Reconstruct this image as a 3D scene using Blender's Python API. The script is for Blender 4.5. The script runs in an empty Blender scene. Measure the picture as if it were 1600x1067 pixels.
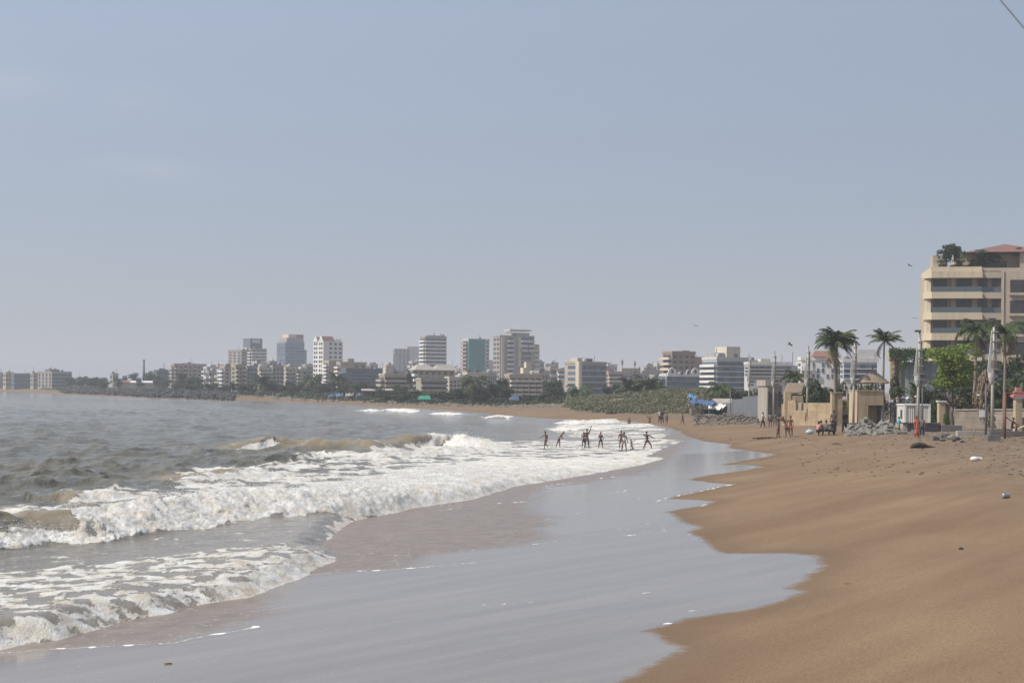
import bpy, bmesh, math, random
import numpy as np
from mathutils import Vector, Matrix

R = math.radians
SC = bpy.context.scene
COL = SC.collection

# ------------------------------------------------------------------ camera
F, H, CX, HY, PHI = 2222.2, 4.8, 800.0, 607.0, R(0.5)
cam_d = bpy.data.cameras.new('camera')
cam = bpy.data.objects.new('camera', cam_d); COL.objects.link(cam)
cam_d.sensor_width = 36.0; cam_d.lens = 50.0
cam_d.shift_y = (HY - 533.5) / 1600.0
cam_d.clip_start = 0.1; cam_d.clip_end = 20000.0
cam.location = (0, 0, H); cam.rotation_euler = (R(90), -PHI, 0)
SC.camera = cam

# ------------------------------------------------------------------ world + sun
SUN_EL, SUN_DIR = R(47), Vector((-0.95, -0.26))        # direction towards the sun on the ground
SUN_DIR.normalize()
world = bpy.data.worlds.new('World'); SC.world = world; world.use_nodes = True
wn, wl = world.node_tree.nodes, world.node_tree.links
wn.clear()
wo = wn.new('ShaderNodeOutputWorld'); bg = wn.new('ShaderNodeBackground')
sky = wn.new('ShaderNodeTexSky'); sky.sky_type = 'NISHITA'; sky.sun_disc = False
sky.sun_elevation = SUN_EL
sky.sun_rotation = math.atan2(SUN_DIR.x, SUN_DIR.y)
sky.air_density = 1.0; sky.dust_density = 0.6; sky.ozone_density = 2.0; sky.altitude = 0
tc = wn.new('ShaderNodeTexCoord')
# a few faint haze clouds low on the left of the sky
mp = wn.new('ShaderNodeMapping'); mp.inputs['Scale'].default_value = (5.0, 5.0, 22.0)
nz = wn.new('ShaderNodeTexNoise'); nz.inputs['Scale'].default_value = 1.6; nz.inputs['Detail'].default_value = 5
rp = wn.new('ShaderNodeValToRGB'); rp.color_ramp.elements[0].position = 0.52; rp.color_ramp.elements[1].position = 0.86
rp.color_ramp.elements[1].color = (0.10, 0.10, 0.10, 1)
mx = wn.new('ShaderNodeMix'); mx.data_type = 'RGBA'
mx.inputs['B'].default_value = (6.0, 5.8, 5.8, 1)
tint = wn.new('ShaderNodeMix'); tint.data_type = 'RGBA'; tint.blend_type = 'MULTIPLY'; tint.inputs['Factor'].default_value = 1
tint.inputs['B'].default_value = (1.0, 0.97, 1.0, 1)
wl.new(tc.outputs['Generated'], mp.inputs['Vector']); wl.new(mp.outputs['Vector'], nz.inputs['Vector'])
rp.color_ramp.elements[0].position = 0.34; rp.color_ramp.elements[1].position = 0.74; rp.color_ramp.elements[1].color = (.17, .17, .17, 1)
wl.new(nz.outputs['Fac'], rp.inputs['Fac'])
acc = None                                                     # the wisps hang in three places, low on the left
for (cx_, cy_), (sx_, sz_) in (((28, 142), (.040, .014)), ((205, 165), (.034, .014)), ((215, 272), (.050, .010)), ((-200, 190), (.09, .02)), ((-300, 60), (.12, .03))):
    d_ = Vector(((cx_-CX)/F, 1, (HY-cy_)/F)).normalized()
    sb = wn.new('ShaderNodeVectorMath'); sb.operation = 'SUBTRACT'; sb.inputs[1].default_value = d_; wl.new(tc.outputs['Generated'], sb.inputs[0])
    mu = wn.new('ShaderNodeVectorMath'); mu.operation = 'MULTIPLY'; mu.inputs[1].default_value = (1/sx_, 1/.3, 1/sz_); wl.new(sb.outputs[0], mu.inputs[0])
    ln_ = wn.new('ShaderNodeVectorMath'); ln_.operation = 'LENGTH'; wl.new(mu.outputs[0], ln_.inputs[0])
    mr = wn.new('ShaderNodeMapRange'); mr.interpolation_type = 'SMOOTHSTEP'; mr.inputs['From Min'].default_value = 1.3; mr.inputs['From Max'].default_value = 0.0; wl.new(ln_.outputs['Value'], mr.inputs['Value'])
    if acc is None: acc = mr.outputs['Result']
    else:
        ad = wn.new('ShaderNodeMath'); ad.operation = 'MAXIMUM'; wl.new(acc, ad.inputs[0]); wl.new(mr.outputs['Result'], ad.inputs[1]); acc = ad.outputs[0]
cf = wn.new('ShaderNodeMath'); cf.operation = 'MULTIPLY'; wl.new(acc, cf.inputs[0]); wl.new(rp.outputs['Color'], cf.inputs[1]); wl.new(cf.outputs[0], mx.inputs['Factor'])
# the even veil of humid air over the whole sky
veil = wn.new('ShaderNodeMix'); veil.data_type = 'RGBA'; veil.inputs['Factor'].default_value = 0.76
sepd = wn.new('ShaderNodeSeparateXYZ'); wl.new(tc.outputs['Generated'], sepd.inputs[0])
vz = wn.new('ShaderNodeMapRange'); vz.inputs['From Max'].default_value = 0.32; wl.new(sepd.outputs['Z'], vz.inputs['Value'])
vcol = wn.new('ShaderNodeMix'); vcol.data_type = 'RGBA'; vcol.inputs['A'].default_value = (2.70, 2.84, 3.24, 1); vcol.inputs['B'].default_value = (3.38, 3.92, 4.88, 1)
wl.new(vz.outputs['Result'], vcol.inputs['Factor'])
vx = wn.new('ShaderNodeMapRange'); vx.inputs['From Min'].default_value = -0.5; vx.inputs['From Max'].default_value = 0.5     # brighter towards the sun
vx.inputs['To Min'].default_value = 1.10; vx.inputs['To Max'].default_value = 0.80; wl.new(sepd.outputs['X'], vx.inputs['Value'])
vsc = wn.new('ShaderNodeVectorMath'); vsc.operation = 'SCALE'; wl.new(vcol.outputs['Result'], vsc.inputs[0]); wl.new(vx.outputs['Result'], vsc.inputs['Scale'])
wl.new(vsc.outputs['Vector'], veil.inputs['B'])
wl.new(sky.outputs['Color'], tint.inputs['A']); wl.new(tint.outputs['Result'], veil.inputs['A']); wl.new(veil.outputs['Result'], mx.inputs['A'])
wl.new(mx.outputs['Result'], bg.inputs['Color'])
bg.inputs['Strength'].default_value = 0.095
wl.new(bg.outputs['Background'], wo.inputs['Surface'])

sun_d = bpy.data.lights.new('sun', 'SUN'); sun_d.energy = 3.6; sun_d.angle = R(0.53); sun_d.color = (1.0, 0.94, 0.85)
sun = bpy.data.objects.new('sun', sun_d); COL.objects.link(sun)
to_sun = Vector((SUN_DIR.x * math.cos(SUN_EL), SUN_DIR.y * math.cos(SUN_EL), math.sin(SUN_EL)))
sun.rotation_euler = to_sun.to_track_quat('Z', 'Y').to_euler()
sun.location = (-60, 0, 80)

SC.view_settings.view_transform = 'Standard'; SC.view_settings.look = 'None'
SC.view_settings.exposure = 0.45; SC.view_settings.gamma = 1.0
SC.cycles.max_bounces = 6; SC.cycles.diffuse_bounces = 2; SC.cycles.glossy_bounces = 3
SC.cycles.transmission_bounces = 3; SC.cycles.volume_bounces = 1; SC.cycles.transparent_max_bounces = 6
SC.cycles.use_denoising = True
SC.cycles.caustics_reflective = False; SC.cycles.caustics_refractive = False

# ------------------------------------------------------------------ helpers
cph, sph = math.cos(PHI), math.sin(PHI)
def ray(px, py):
    u, v = px - CX, HY - py
    return (u * cph - v * sph) / F, (u * sph + v * cph) / F
def at(px, py, Y):
    tx, tz = ray(px, py)
    return Vector((tx * Y, Y, H + tz * Y))
def on_z(px, py, z):
    tx, tz = ray(px, py)
    Y = (z - H) / tz
    return (tx * Y, Y)

def tag(o, label=None, cat=None, group=None, kind=None):
    if label: o['label'] = label
    if cat: o['category'] = cat
    if group: o['group'] = group
    if kind: o['kind'] = kind
    return o
def empty(name, loc, rz=0.0):
    o = bpy.data.objects.new(name, None); COL.objects.link(o)
    o.location = loc; o.rotation_euler = (0, 0, rz); o.empty_display_size = 0.3
    return o
def link(name, me, parent=None, loc=(0, 0, 0), rot=(0, 0, 0), scale=(1, 1, 1)):
    o = bpy.data.objects.new(name, me); COL.objects.link(o)
    if parent: o.parent = parent
    o.location = loc; o.rotation_euler = rot; o.scale = scale
    return o

class MB:
    def __init__(self): self.v = []; self.f = []
    def add(self, vs, fs):
        n = len(self.v); self.v += [tuple(p) for p in vs]; self.f += [tuple(i + n for i in q) for q in fs]; return self
    def box(self, x0, x1, y0, y1, z0, z1, rz=0, c=None):
        vs = [(x0,y0,z0),(x1,y0,z0),(x1,y1,z0),(x0,y1,z0),(x0,y0,z1),(x1,y0,z1),(x1,y1,z1),(x0,y1,z1)]
        if rz:
            cx, cy = c or ((x0+x1)/2, (y0+y1)/2); ca, sa = math.cos(rz), math.sin(rz)
            vs = [(cx+(x-cx)*ca-(y-cy)*sa, cy+(x-cx)*sa+(y-cy)*ca, z) for x, y, z in vs]
        return self.add(vs, [(0,3,2,1),(4,5,6,7),(0,1,5,4),(1,2,6,5),(2,3,7,6),(3,0,4,7)])
    def prism(self, poly, z0, z1):
        n = len(poly)
        vs = [(x, y, z0) for x, y in poly] + [(x, y, z1) for x, y in poly]
        fs = [tuple(range(n))[::-1], tuple(range(n, 2*n))] + [(i, (i+1) % n, n+(i+1) % n, n+i) for i in range(n)]
        return self.add(vs, fs)
    def tube(self, pts, rad, n=8, cap=True):
        pts = [Vector(p) for p in pts]; m = len(pts)
        if not hasattr(rad, '__len__'): rad = [rad] * m
        vs = []; ref = None
        for i, p in enumerate(pts):
            d = (pts[min(i+1, m-1)] - pts[max(i-1, 0)]).normalized()
            if ref is None: ref = Vector((1, 0, 0)) if abs(d.x) < 0.8 else Vector((0, 1, 0))
            a = (ref - d * ref.dot(d)).normalized(); b = d.cross(a); ref = a
            for k in range(n):
                t = 2*math.pi*k/n; vs.append(p + (a*math.cos(t) + b*math.sin(t)) * rad[i])
        fs = [(i*n+k, i*n+(k+1) % n, (i+1)*n+(k+1) % n, (i+1)*n+k) for i in range(m-1) for k in range(n)]
        if cap: fs += [tuple(range(n))[::-1], tuple(range((m-1)*n, m*n))]
        return self.add(vs, fs)
    def ell(self, c, r, nu=10, nv=7, zmin=-1.0):
        vs = []; fs = []
        for j in range(nv+1):
            ph = -math.pi/2 + math.pi*j/nv
            z = max(math.sin(ph), zmin)
            for i in range(nu):
                t = 2*math.pi*i/nu
                vs.append((c[0]+r[0]*math.cos(ph)*math.cos(t), c[1]+r[1]*math.cos(ph)*math.sin(t), c[2]+r[2]*z))
        for j in range(nv):
            for i in range(nu):
                fs.append((j*nu+i, j*nu+(i+1) % nu, (j+1)*nu+(i+1) % nu, (j+1)*nu+i))
        return self.add(vs, fs)
    def mesh(self, name, mat, smooth=False):
        me = bpy.data.meshes.new(name); me.from_pydata(self.v, [], self.f); me.update()
        if mat: me.materials.append(mat)
        if smooth: me.polygons.foreach_set('use_smooth', [True]*len(me.polygons))
        return me
    def build(self, name, mat, parent=None, loc=(0, 0, 0), rot=(0, 0, 0), smooth=False):
        return link(name, self.mesh(name, mat, smooth), parent, loc, rot)

# ------------------------------------------------------------------ materials
MATS = {}
def nodes_of(name):
    m = bpy.data.materials.new(name); m.use_nodes = True
    nt = m.node_tree; return m, nt, nt.nodes, nt.links, nt.nodes['Principled BSDF']
def mat(name, col, rough=0.8, var=0.18, scale=0.6, bump=0.0, bscale=8.0, objvar=0.0, stain=0.0, metallic=0.0, spec=0.35, trans=0.0):
    """procedural paint / plaster / cloth: colour broken by noise, optional rain stains, bump, per-object variation"""
    if name in MATS: return MATS[name]
    m, nt, N, L, P = nodes_of(name)
    g = N.new('ShaderNodeTexCoord'); n1 = N.new('ShaderNodeTexNoise'); n1.inputs['Scale'].default_value = scale; n1.inputs['Detail'].default_value = 6
    L.new(g.outputs['Object'], n1.inputs['Vector'])
    r = N.new('ShaderNodeMapRange'); r.inputs['From Min'].default_value = 0.25; r.inputs['From Max'].default_value = 0.75
    r.inputs['To Min'].default_value = 1 - var; r.inputs['To Max'].default_value = 1 + var
    L.new(n1.outputs['Fac'], r.inputs['Value'])
    val = r.outputs['Result']
    if stain:
        mp_ = N.new('ShaderNodeMapping'); mp_.inputs['Scale'].default_value = (1.2, 1.2, 0.10)
        n2 = N.new('ShaderNodeTexNoise'); n2.inputs['Scale'].default_value = 1.5; n2.inputs['Detail'].default_value = 4
        L.new(g.outputs['Object'], mp_.inputs['Vector']); L.new(mp_.outputs['Vector'], n2.inputs['Vector'])
        r2 = N.new('ShaderNodeMapRange'); r2.inputs['From Min'].default_value = 0.5; r2.inputs['From Max'].default_value = 0.72
        r2.inputs['To Min'].default_value = 1; r2.inputs['To Max'].default_value = 1 - stain
        L.new(n2.outputs['Fac'], r2.inputs['Value'])
        mu = N.new('ShaderNodeMath'); mu.operation = 'MULTIPLY'; L.new(val, mu.inputs[0]); L.new(r2.outputs['Result'], mu.inputs[1]); val = mu.outputs[0]
    if objvar:
        oi = N.new('ShaderNodeObjectInfo'); r3 = N.new('ShaderNodeMapRange')
        r3.inputs['To Min'].default_value = 1 - objvar; r3.inputs['To Max'].default_value = 1 + objvar
        L.new(oi.outputs['Random'], r3.inputs['Value'])
        mu = N.new('ShaderNodeMath'); mu.operation = 'MULTIPLY'; L.new(val, mu.inputs[0]); L.new(r3.outputs['Result'], mu.inputs[1]); val = mu.outputs[0]
    vm = N.new('ShaderNodeVectorMath'); vm.operation = 'SCALE'; vm.inputs[0].default_value = col
    L.new(val, vm.inputs['Scale']); L.new(vm.outputs['Vector'], P.inputs['Base Color'])
    P.inputs['Roughness'].default_value = rough; P.inputs['Metallic'].default_value = metallic
    P.inputs['Specular IOR Level'].default_value = spec
    if bump:
        n3 = N.new('ShaderNodeTexNoise'); n3.inputs['Scale'].default_value = bscale; n3.inputs['Detail'].default_value = 5
        L.new(g.outputs['Object'], n3.inputs['Vector'])
        b = N.new('ShaderNodeBump'); b.inputs['Strength'].default_value = bump; b.inputs['Distance'].default_value = 0.05
        L.new(n3.outputs['Fac'], b.inputs['Height']); L.new(b.outputs['Normal'], P.inputs['Normal'])
    if trans:
        tb = N.new('ShaderNodeBsdfTranslucent'); ms = N.new('ShaderNodeMixShader'); ms.inputs[0].default_value = trans
        L.new(vm.outputs['Vector'], tb.inputs['Color']); L.new(P.outputs[0], ms.inputs[1]); L.new(tb.outputs[0], ms.inputs[2])
        L.new(ms.outputs[0], N['Material Output'].inputs['Surface'])
    MATS[name] = m; return m
def brickmat(name, c1, c2, cm, scale, bump=0.4, rough=0.9):
    if name in MATS: return MATS[name]
    m, nt, N, L, P = nodes_of(name)
    g = N.new('ShaderNodeTexCoord'); sx = N.new('ShaderNodeSeparateXYZ'); cb = N.new('ShaderNodeCombineXYZ')
    ad = N.new('ShaderNodeMath'); L.new(g.outputs['Object'], sx.inputs[0]); L.new(sx.outputs[0], ad.inputs[0]); L.new(sx.outputs[1], ad.inputs[1])
    L.new(ad.outputs[0], cb.inputs[0]); L.new(sx.outputs[2], cb.inputs[1])
    b = N.new('ShaderNodeTexBrick'); L.new(cb.outputs[0], b.inputs['Vector'])
    b.inputs['Color1'].default_value = (*c1, 1); b.inputs['Color2'].default_value = (*c2, 1); b.inputs['Mortar'].default_value = (*cm, 1)
    b.inputs['Scale'].default_value = scale; b.inputs['Mortar Size'].default_value = 0.03; b.inputs['Bias'].default_value = 0
    n = N.new('ShaderNodeTexNoise'); n.inputs['Scale'].default_value = 1.3; n.inputs['Detail'].default_value = 6; L.new(g.outputs['Object'], n.inputs['Vector'])
    r = N.new('ShaderNodeMapRange'); r.inputs['From Min'].default_value = .3; r.inputs['From Max'].default_value = .7; r.inputs['To Min'].default_value = .72; r.inputs['To Max'].default_value = 1.2
    L.new(n.outputs['Fac'], r.inputs['Value'])
    vm = N.new('ShaderNodeVectorMath'); vm.operation = 'SCALE'; L.new(b.outputs['Color'], vm.inputs[0]); L.new(r.outputs['Result'], vm.inputs['Scale'])
    L.new(vm.outputs['Vector'], P.inputs['Base Color']); P.inputs['Roughness'].default_value = rough
    bp = N.new('ShaderNodeBump'); bp.inputs['Strength'].default_value = bump; bp.inputs['Distance'].default_value = 0.04
    L.new(b.outputs['Fac'], bp.inputs['Height']); bp.invert = True; L.new(bp.outputs['Normal'], P.inputs['Normal'])
    MATS[name] = m; return m

# ------------------------------------------------------------------ numpy noise
def _hash(ix, iy, seed):
    h = (ix.astype(np.int64) * 374761393 + iy.astype(np.int64) * 668265263 + seed * 1442695041) & 0xFFFFFFFF
    h = ((h ^ (h >> 13)) * 1274126177) & 0xFFFFFFFF
    h = ((h ^ (h >> 15)) * 2246822519) & 0xFFFFFFFF
    return ((h ^ (h >> 16)) & 0xFFFFFF) / float(0x1000000)
def pnoise(x, y, seed=0):
    ix, iy = np.floor(x), np.floor(y); fx, fy = x - ix, y - iy
    u = fx*fx*fx*(fx*(fx*6-15)+10); v = fy*fy*fy*(fy*(fy*6-15)+10)
    def g(dx, dy):
        a = _hash(ix+dx, iy+dy, seed) * 2*math.pi
        return np.cos(a)*(fx-dx) + np.sin(a)*(fy-dy)
    a = g(0, 0)*(1-u) + g(1, 0)*u; b = g(0, 1)*(1-u) + g(1, 1)*u
    return (a*(1-v) + b*v) * 1.5
def fbm(x, y, octv=4, seed=0, lac=2.03, gain=0.5):
    s = np.zeros_like(x); a = 1.0; t = 0.0
    for o in range(octv):
        s += a * pnoise(x, y, seed + o*17); t += a; a *= gain; x = x*lac + 3.1; y = y*lac + 1.7
    return s / t
def sstep(a, b, x):
    t = np.clip((x - a) / (b - a), 0, 1); return t*t*(3-2*t)

def polydist(X, Y, pts):
    """signed distance to an open polyline (positive on its left), parameter along it, unit normal (to the left)"""
    best = np.full(X.shape, 1e18); T = np.zeros_like(X); S = np.ones_like(X); NX = np.zeros_like(X); NY = np.zeros_like(X)
    for i in range(len(pts)-1):
        ax, ay = pts[i]; bx, by = pts[i+1]; dx, dy = bx-ax, by-ay; l2 = dx*dx+dy*dy + 1e-12
        t = np.clip(((X-ax)*dx + (Y-ay)*dy)/l2, 0, 1)
        d2 = (X-ax-t*dx)**2 + (Y-ay-t*dy)**2
        m = d2 < best
        best = np.where(m, d2, best); T = np.where(m, i+t, T)
        S = np.where(m, np.where(dx*(Y-ay) - dy*(X-ax) >= 0, 1.0, -1.0), S)
        l = math.sqrt(l2); NX = np.where(m, -dy/l, NX); NY = np.where(m, dx/l, NY)
    return np.sqrt(best)*S, T, NX, NY
def polysd(X, Y, pts):
    """signed distance to a closed polygon, positive inside"""
    best = np.full(X.shape, 1e18); ins = np.zeros(X.shape, bool); n = len(pts)
    for i in range(n):
        ax, ay = pts[i]; bx, by = pts[(i+1) % n]; dx, dy = bx-ax, by-ay; l2 = dx*dx+dy*dy + 1e-12
        t = np.clip(((X-ax)*dx + (Y-ay)*dy)/l2, 0, 1)
        best = np.minimum(best, (X-ax-t*dx)**2 + (Y-ay-t*dy)**2)
        c = ((ay > Y) != (by > Y)); 
        with np.errstate(divide='ignore', invalid='ignore'):
            xi = ax + (Y-ay)*dx/(dy if abs(dy) > 1e-12 else 1e-12)
        ins ^= c & (X < xi)
    d = np.sqrt(best); return np.where(ins, d, -d)
# ------------------------------------------------------------------ terrain
COAST_PX = [(1075,1000),(1150,910),(1105,830),(1095,780),(1130,735),(1150,705),(1090,686),(1050,672),(1000,664),(940,660),
            (860,656),(780,650),(700,644),(600,637),(500,631),(420,628),(345,626),(240,623),(120,618),(0,612)]
COAST = [(-30,-60),(-3,-5),(0.3,12)] + [on_z(x, y, 0.45 if y > 668 else 0.2) for x, y in COAST_PX] + [(-900,1500),(-1500,2600)]
CY = np.array([-100, 60, 95, 130, 160, 200, 300, 420, 600, 3000.0])
BERM = np.array([1.6, 1.6, 1.6, 1.55, 1.15, 1.1, 1.3, 1.6, 2.2, 2.5])
SLOPE = np.array([.075, .075, .085, .085, .05, .05, .055, .06, .08, .08])
def ground_z(X, Y):
    X = np.asarray(X, float); Y = np.asarray(Y, float)
    d, t, nx, ny = polydist(X, Y, COAST); s = -d
    zb = np.interp(Y, CY, BERM); k = np.interp(Y, CY, SLOPE)
    up = 0.45 + k*s
    z = np.where(s > 0, zb - np.log1p(np.exp(np.clip(-(up-zb)*5, -50, 50)))/5, 0.45 + np.maximum(k, .05)*s*0.8)
    z = np.where(s > 0, np.minimum(z, up), z)
    z = np.maximum(z, -3.0)
    z = z + sstep(35, 90, s)*1.0
    # bank of gravel and scrub dune
    z = z + 2.9*np.exp(-((X-38)/24)**2 - ((Y-285)/36)**2) + 0.6*np.exp(-((X-72)/20)**2 - ((Y-262)/30)**2)
    z = z + sstep(0, 8, s)*(0.10*fbm(X*.22, Y*.22, 3, 5) + sstep(8, 20, s)*0.05*fbm(X*1.1, Y*1.1, 3, 9))
    return z
def gz(x, y): return float(ground_z(np.array([x]), np.array([y]))[0])
def on_ground(px, py, zoff=0.0):
    tx, tz = ray(px, py)
    Ys = np.geomspace(8, 1500, 1600)
    g = ground_z(tx*Ys, Ys) - (H + tz*Ys)
    i = int(np.argmax(g > 0)) if (g > 0).any() else len(Ys)-1
    i = max(i, 1); a, b = g[i-1], g[i]
    f = a/(a-b) if a != b else 0
    Y = Ys[i-1] + (Ys[i]-Ys[i-1])*f
    return Vector((tx*Y, Y, gz(tx*Y, Y)))

# ------------------------------------------------------------------ the grid shared by beach and sea
qs = np.concatenate([np.array([3.6, 4.2, 5.0]), np.arange(5.6, 46, 0.28), np.arange(46, 150, 0.42), np.arange(150, 320, 0.62), np.arange(320, 575, 1.2), np.arange(575, 1000, 18), np.array([1100, 1400, 2000, 3500])])
ts = np.concatenate([np.arange(-760, -560, 10.0), np.arange(-560, -420, 8.0), np.arange(-420, 430, 0.95), np.arange(430, 700, 9.0)]) / 1000.0
ts = ts * (800/360) * 0.37 / 0.37 * 0.45 / 1.0
NQ, NT = len(qs), len(ts)
QQ, TT = np.meshgrid(qs, ts, indexing='ij')
GY = H*F/QQ; GX = TT*GY
GX = GX.ravel(); GY = GY.ravel()
def full(a, ids):
    o = np.zeros(NQ*NT); o[ids] = a; return o
def grid_mesh(name, X, Y, Z, keep, attrs, mat):
    idx = np.arange(NQ*NT).reshape(NQ, NT)
    quad = np.stack([idx[1:, :-1], idx[1:, 1:], idx[:-1, 1:], idx[:-1, :-1]], -1).reshape(-1, 4)
    if keep is not None: quad = quad[keep[quad].all(1)]
    used = np.unique(quad); remap = np.full(NQ*NT, -1, np.int64); remap[used] = np.arange(len(used)); quad = remap[quad]
    me = bpy.data.meshes.new(name)
    me.vertices.add(len(used)); me.vertices.foreach_set('co', np.stack([X[used], Y[used], Z[used]], -1).astype(np.float32).ravel())
    me.loops.add(len(quad)*4); me.loops.foreach_set('vertex_index', quad.astype(np.int32).ravel())
    me.polygons.add(len(quad)); me.polygons.foreach_set('loop_start', np.arange(0, len(quad)*4, 4, dtype=np.int32))
    me.polygons.foreach_set('use_smooth', np.ones(len(quad), bool))
    for k, a in attrs.items():
        at_ = me.attributes.new(k, 'FLOAT', 'POINT'); at_.data.foreach_set('value', a[used].astype(np.float32))
    me.update(calc_edges=True); me.validate(); me.materials.append(mat)
    return link(name, me)

# swash: the wet, sky-reflecting film that washed up the sand, outlined lobe by lobe
SWASH_PX = [(960,1090),(1000,1050),(1045,1032),(1071,1019),(1062,1008),(1035,995),(1012,985),(1035,976),(1090,966),(1150,956),(1190,948),(1225,939),(1252,928),(1256,922),(1238,918),
  (1262,905),(1280,893),(1287,882),(1284,872),(1270,866),(1235,863),(1180,864),(1139,864),(1120,858),(1108,848),(1098,838),(1078,832),(1098,823),(1070,816),(1058,806),(1043,799),
  (1075,794),(1105,789),(1118,783),(1090,780),(1040,779),(1075,772),(1118,762),(1152,756),(1112,754),(1078,749),(1110,742),(1160,735),(1197,729),(1165,726),(1128,726),(1160,720),(1195,714),(1212,710),
  (1180,705),(1140,700),(1142,694),(1100,689),(1076,682),(1060,674),(1048,668),(1030,664),(985,661),(930,658),(860,655)]
GX0, GY0 = GX, GY
SWASH = [tuple(on_ground(x, y)[:2]) for x, y in SWASH_PX]
SWASH = [(-8, 8), (1.5, 14)] + SWASH + [on_z(780, 650, .2), on_z(700, 643, .2), on_z(600, 637, .2), on_z(500, 631, .2), on_z(420, 628, .2), on_z(345, 626, .2), (-200, 480), (-200, 60), (-60, 8)]

def W(px): return [on_z(x, y, 0.08) for x, y in px]
E_TOE_PX = [(-420,1060),(-200,1020),(0,987),(37,976),(112,968),(150,959),(212,942),(275,934),(325,921),(400,914),(431,904),(480,888),(514,871),(547,860)]
A_TOE_PX = [(-420,935),(-200,890),(0,858),(57,850),(82,846),(150,847),(212,836),(300,826),(365,811),(450,802),(525,797),(595,791),(625,787),(662,780),(750,771),(812,752),(925,739),(1019,726),(1052,717)]
A_TOE, E_TOE = W(A_TOE_PX), W(E_TOE_PX)
EDGE = W(E_TOE_PX) + W([(528,838),(505,842),(535,815),(560,796),(595,792)]) + W(A_TOE_PX[12:]) + W([(1020,712),(1049,702),(1060,698),(1079,694),(1040,688),(1075,680),(1040,672),(1000,664)]) + [on_z(x, y, .2) for x, y in [(940,660),(860,656),(780,650),(700,644),(600,637),(500,631),(420,628),(345,626),(240,623),(120,618),(0,612)]] + [(-900,1500),(-1500,2600)]

# ---- which grid points carry sand, which water
FX, FY = GX, GY
FED = polysd(FX, FY, EDGE + [(-4000,2600),(-4000,-200),(EDGE[0][0]-8,-200)])
IDB = np.where(FED < 2.5)[0]; IDS = np.where(FED > -1.5)[0]
# ---- beach sheet
GX, GY = FX[IDB], FY[IDB]

def foam_line(px, w, amp=.25, seed=0):
    pts = [tuple(on_ground(x, y)[:2]) for x, y in px]
    d, t, _, _ = polydist(GX + amp*fbm(GX*.7, GY*.7, 3, seed), GY + amp*fbm(GX*.7, GY*.7, 3, seed+50), pts)
    end = np.minimum(sstep(0, .25, t), 1 - sstep(len(pts)-1.3, len(pts)-1, t))
    wy = w * (1 + GY/60)
    return np.exp(-(d/wy)**2) * end
SZ = ground_z(GX, GY)
swd = polysd(GX + .22*fbm(GX*.9, GY*.9, 3, 3), GY + .22*fbm(GX*.9, GY*.9, 3, 4), SWASH)
LINES = [([(-60,1024),(0,1019),(100,1012),(200,1007),(270,1004),(330,993),(420,975)], .10, 1.0), ([(330,912),(463,899),(531,894),(622,889),(676,885),(760,876)], .09, 1.0),
  ([(540,872),(568,870),(649,866),(757,858),(800,854),(887,844),(1000,835),(1058,830)], .07, .8), ([(380,974),(488,970),(539,967),(611,961),(730,947),(887,936),(1000,927),(1112,917),(1244,906)], .10, .55),
  ([(880,972),(1030,957),(1112,951),(1225,938),(1250,928)], .12, .5), ([(560,797),(603,793),(700,790),(800,785),(860,781)], .10, 1.0), ([(640,800),(690,798),(730,790)], .08, .9),
  ([(640,830),(737,820),(861,811),(1011,777),(1090,772)], .10, .55), ([(1020,787),(1037,779),(1075,772),(1118,762),(1150,756)], .10, .9), ([(1040,800),(1075,795),(1118,783)], .10, .8),
  ([(1080,750),(1160,735),(1198,729)], .10, .8), ([(0,1050),(60,1046),(140,1040)], .05, .5), ([(1100,850),(1000,846),(930,852)], .1, .4), ([(850,782),(930,776),(1000,762)], .12, .7), ([(820,765),(900,752),(1000,740)], .16, .8),
  ([(0,1000),(120,985),(230,965),(330,945),(420,935)], .16, .55)]
fl = np.zeros_like(GX)
for i, (l, w, a) in enumerate(LINES): fl = np.maximum(fl, a*foam_line(l, w, .3, 100+i))
spk = sstep(.12, .5, fbm(GX*3.2, GY*3.2, 3, 41))
lobe = np.exp(-((swd-.14)/(.11+GY*.0014))**2) * sstep(-.05, .02, swd) * sstep(-.25, .15, fbm(GX*.35, GY*.35, 2, 43))
glint_specks = sstep(0, 1, polysd(GX, GY, [tuple(on_ground(x, y)[:2]) for x, y in [(900,832),(1058,806),(1085,822),(1075,832),(1000,836)]])) * .55  # glitter on the wet film, painted as pale specks through the foam mask
fl = np.clip(np.maximum(np.maximum(fl*(.42+.58*spk), .66*lobe*spk), glint_specks*spk), 0, 1) * sstep(-.1, .02, swd)
brownline = [tuple(on_ground(x, y)[:2]) for x, y in [(-400,1080),(0,1022),(270,1006),(430,965),(480,900),(622,889),(700,866),(800,854),(870,838),(850,800),(830,780),(860,762),(960,748),(1040,733),(1060,710),(1080,690)]]
bd, _, _, _ = polydist(GX + .8*fbm(GX*.3, GY*.3, 3, 61), GY, brownline)
brown = sstep(-.6, 1.0, bd)
g_beach, nt, N, L, P = nodes_of('beach_sand')
def attr(N, n):
    a = N.new('ShaderNodeAttribute'); a.attribute_name = n; return a.outputs['Fac']
def noise(N, L, vec, scale, det=5, rough=.55):
    n = N.new('ShaderNodeTexNoise'); n.inputs['Scale'].default_value = scale; n.inputs['Detail'].default_value = det; n.inputs['Roughness'].default_value = rough
    L.new(vec, n.inputs['Vector']); return n.outputs['Fac']
def mrange(N, L, v, a, b, c=0., d=1., smooth=False):
    r = N.new('ShaderNodeMapRange'); r.interpolation_type = 'SMOOTHSTEP' if smooth else 'LINEAR'
    for k, x in zip(('From Min','From Max','To Min','To Max'), (a, b, c, d)): r.inputs[k].default_value = x
    L.new(v, r.inputs['Value']); return r.outputs['Result']
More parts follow.
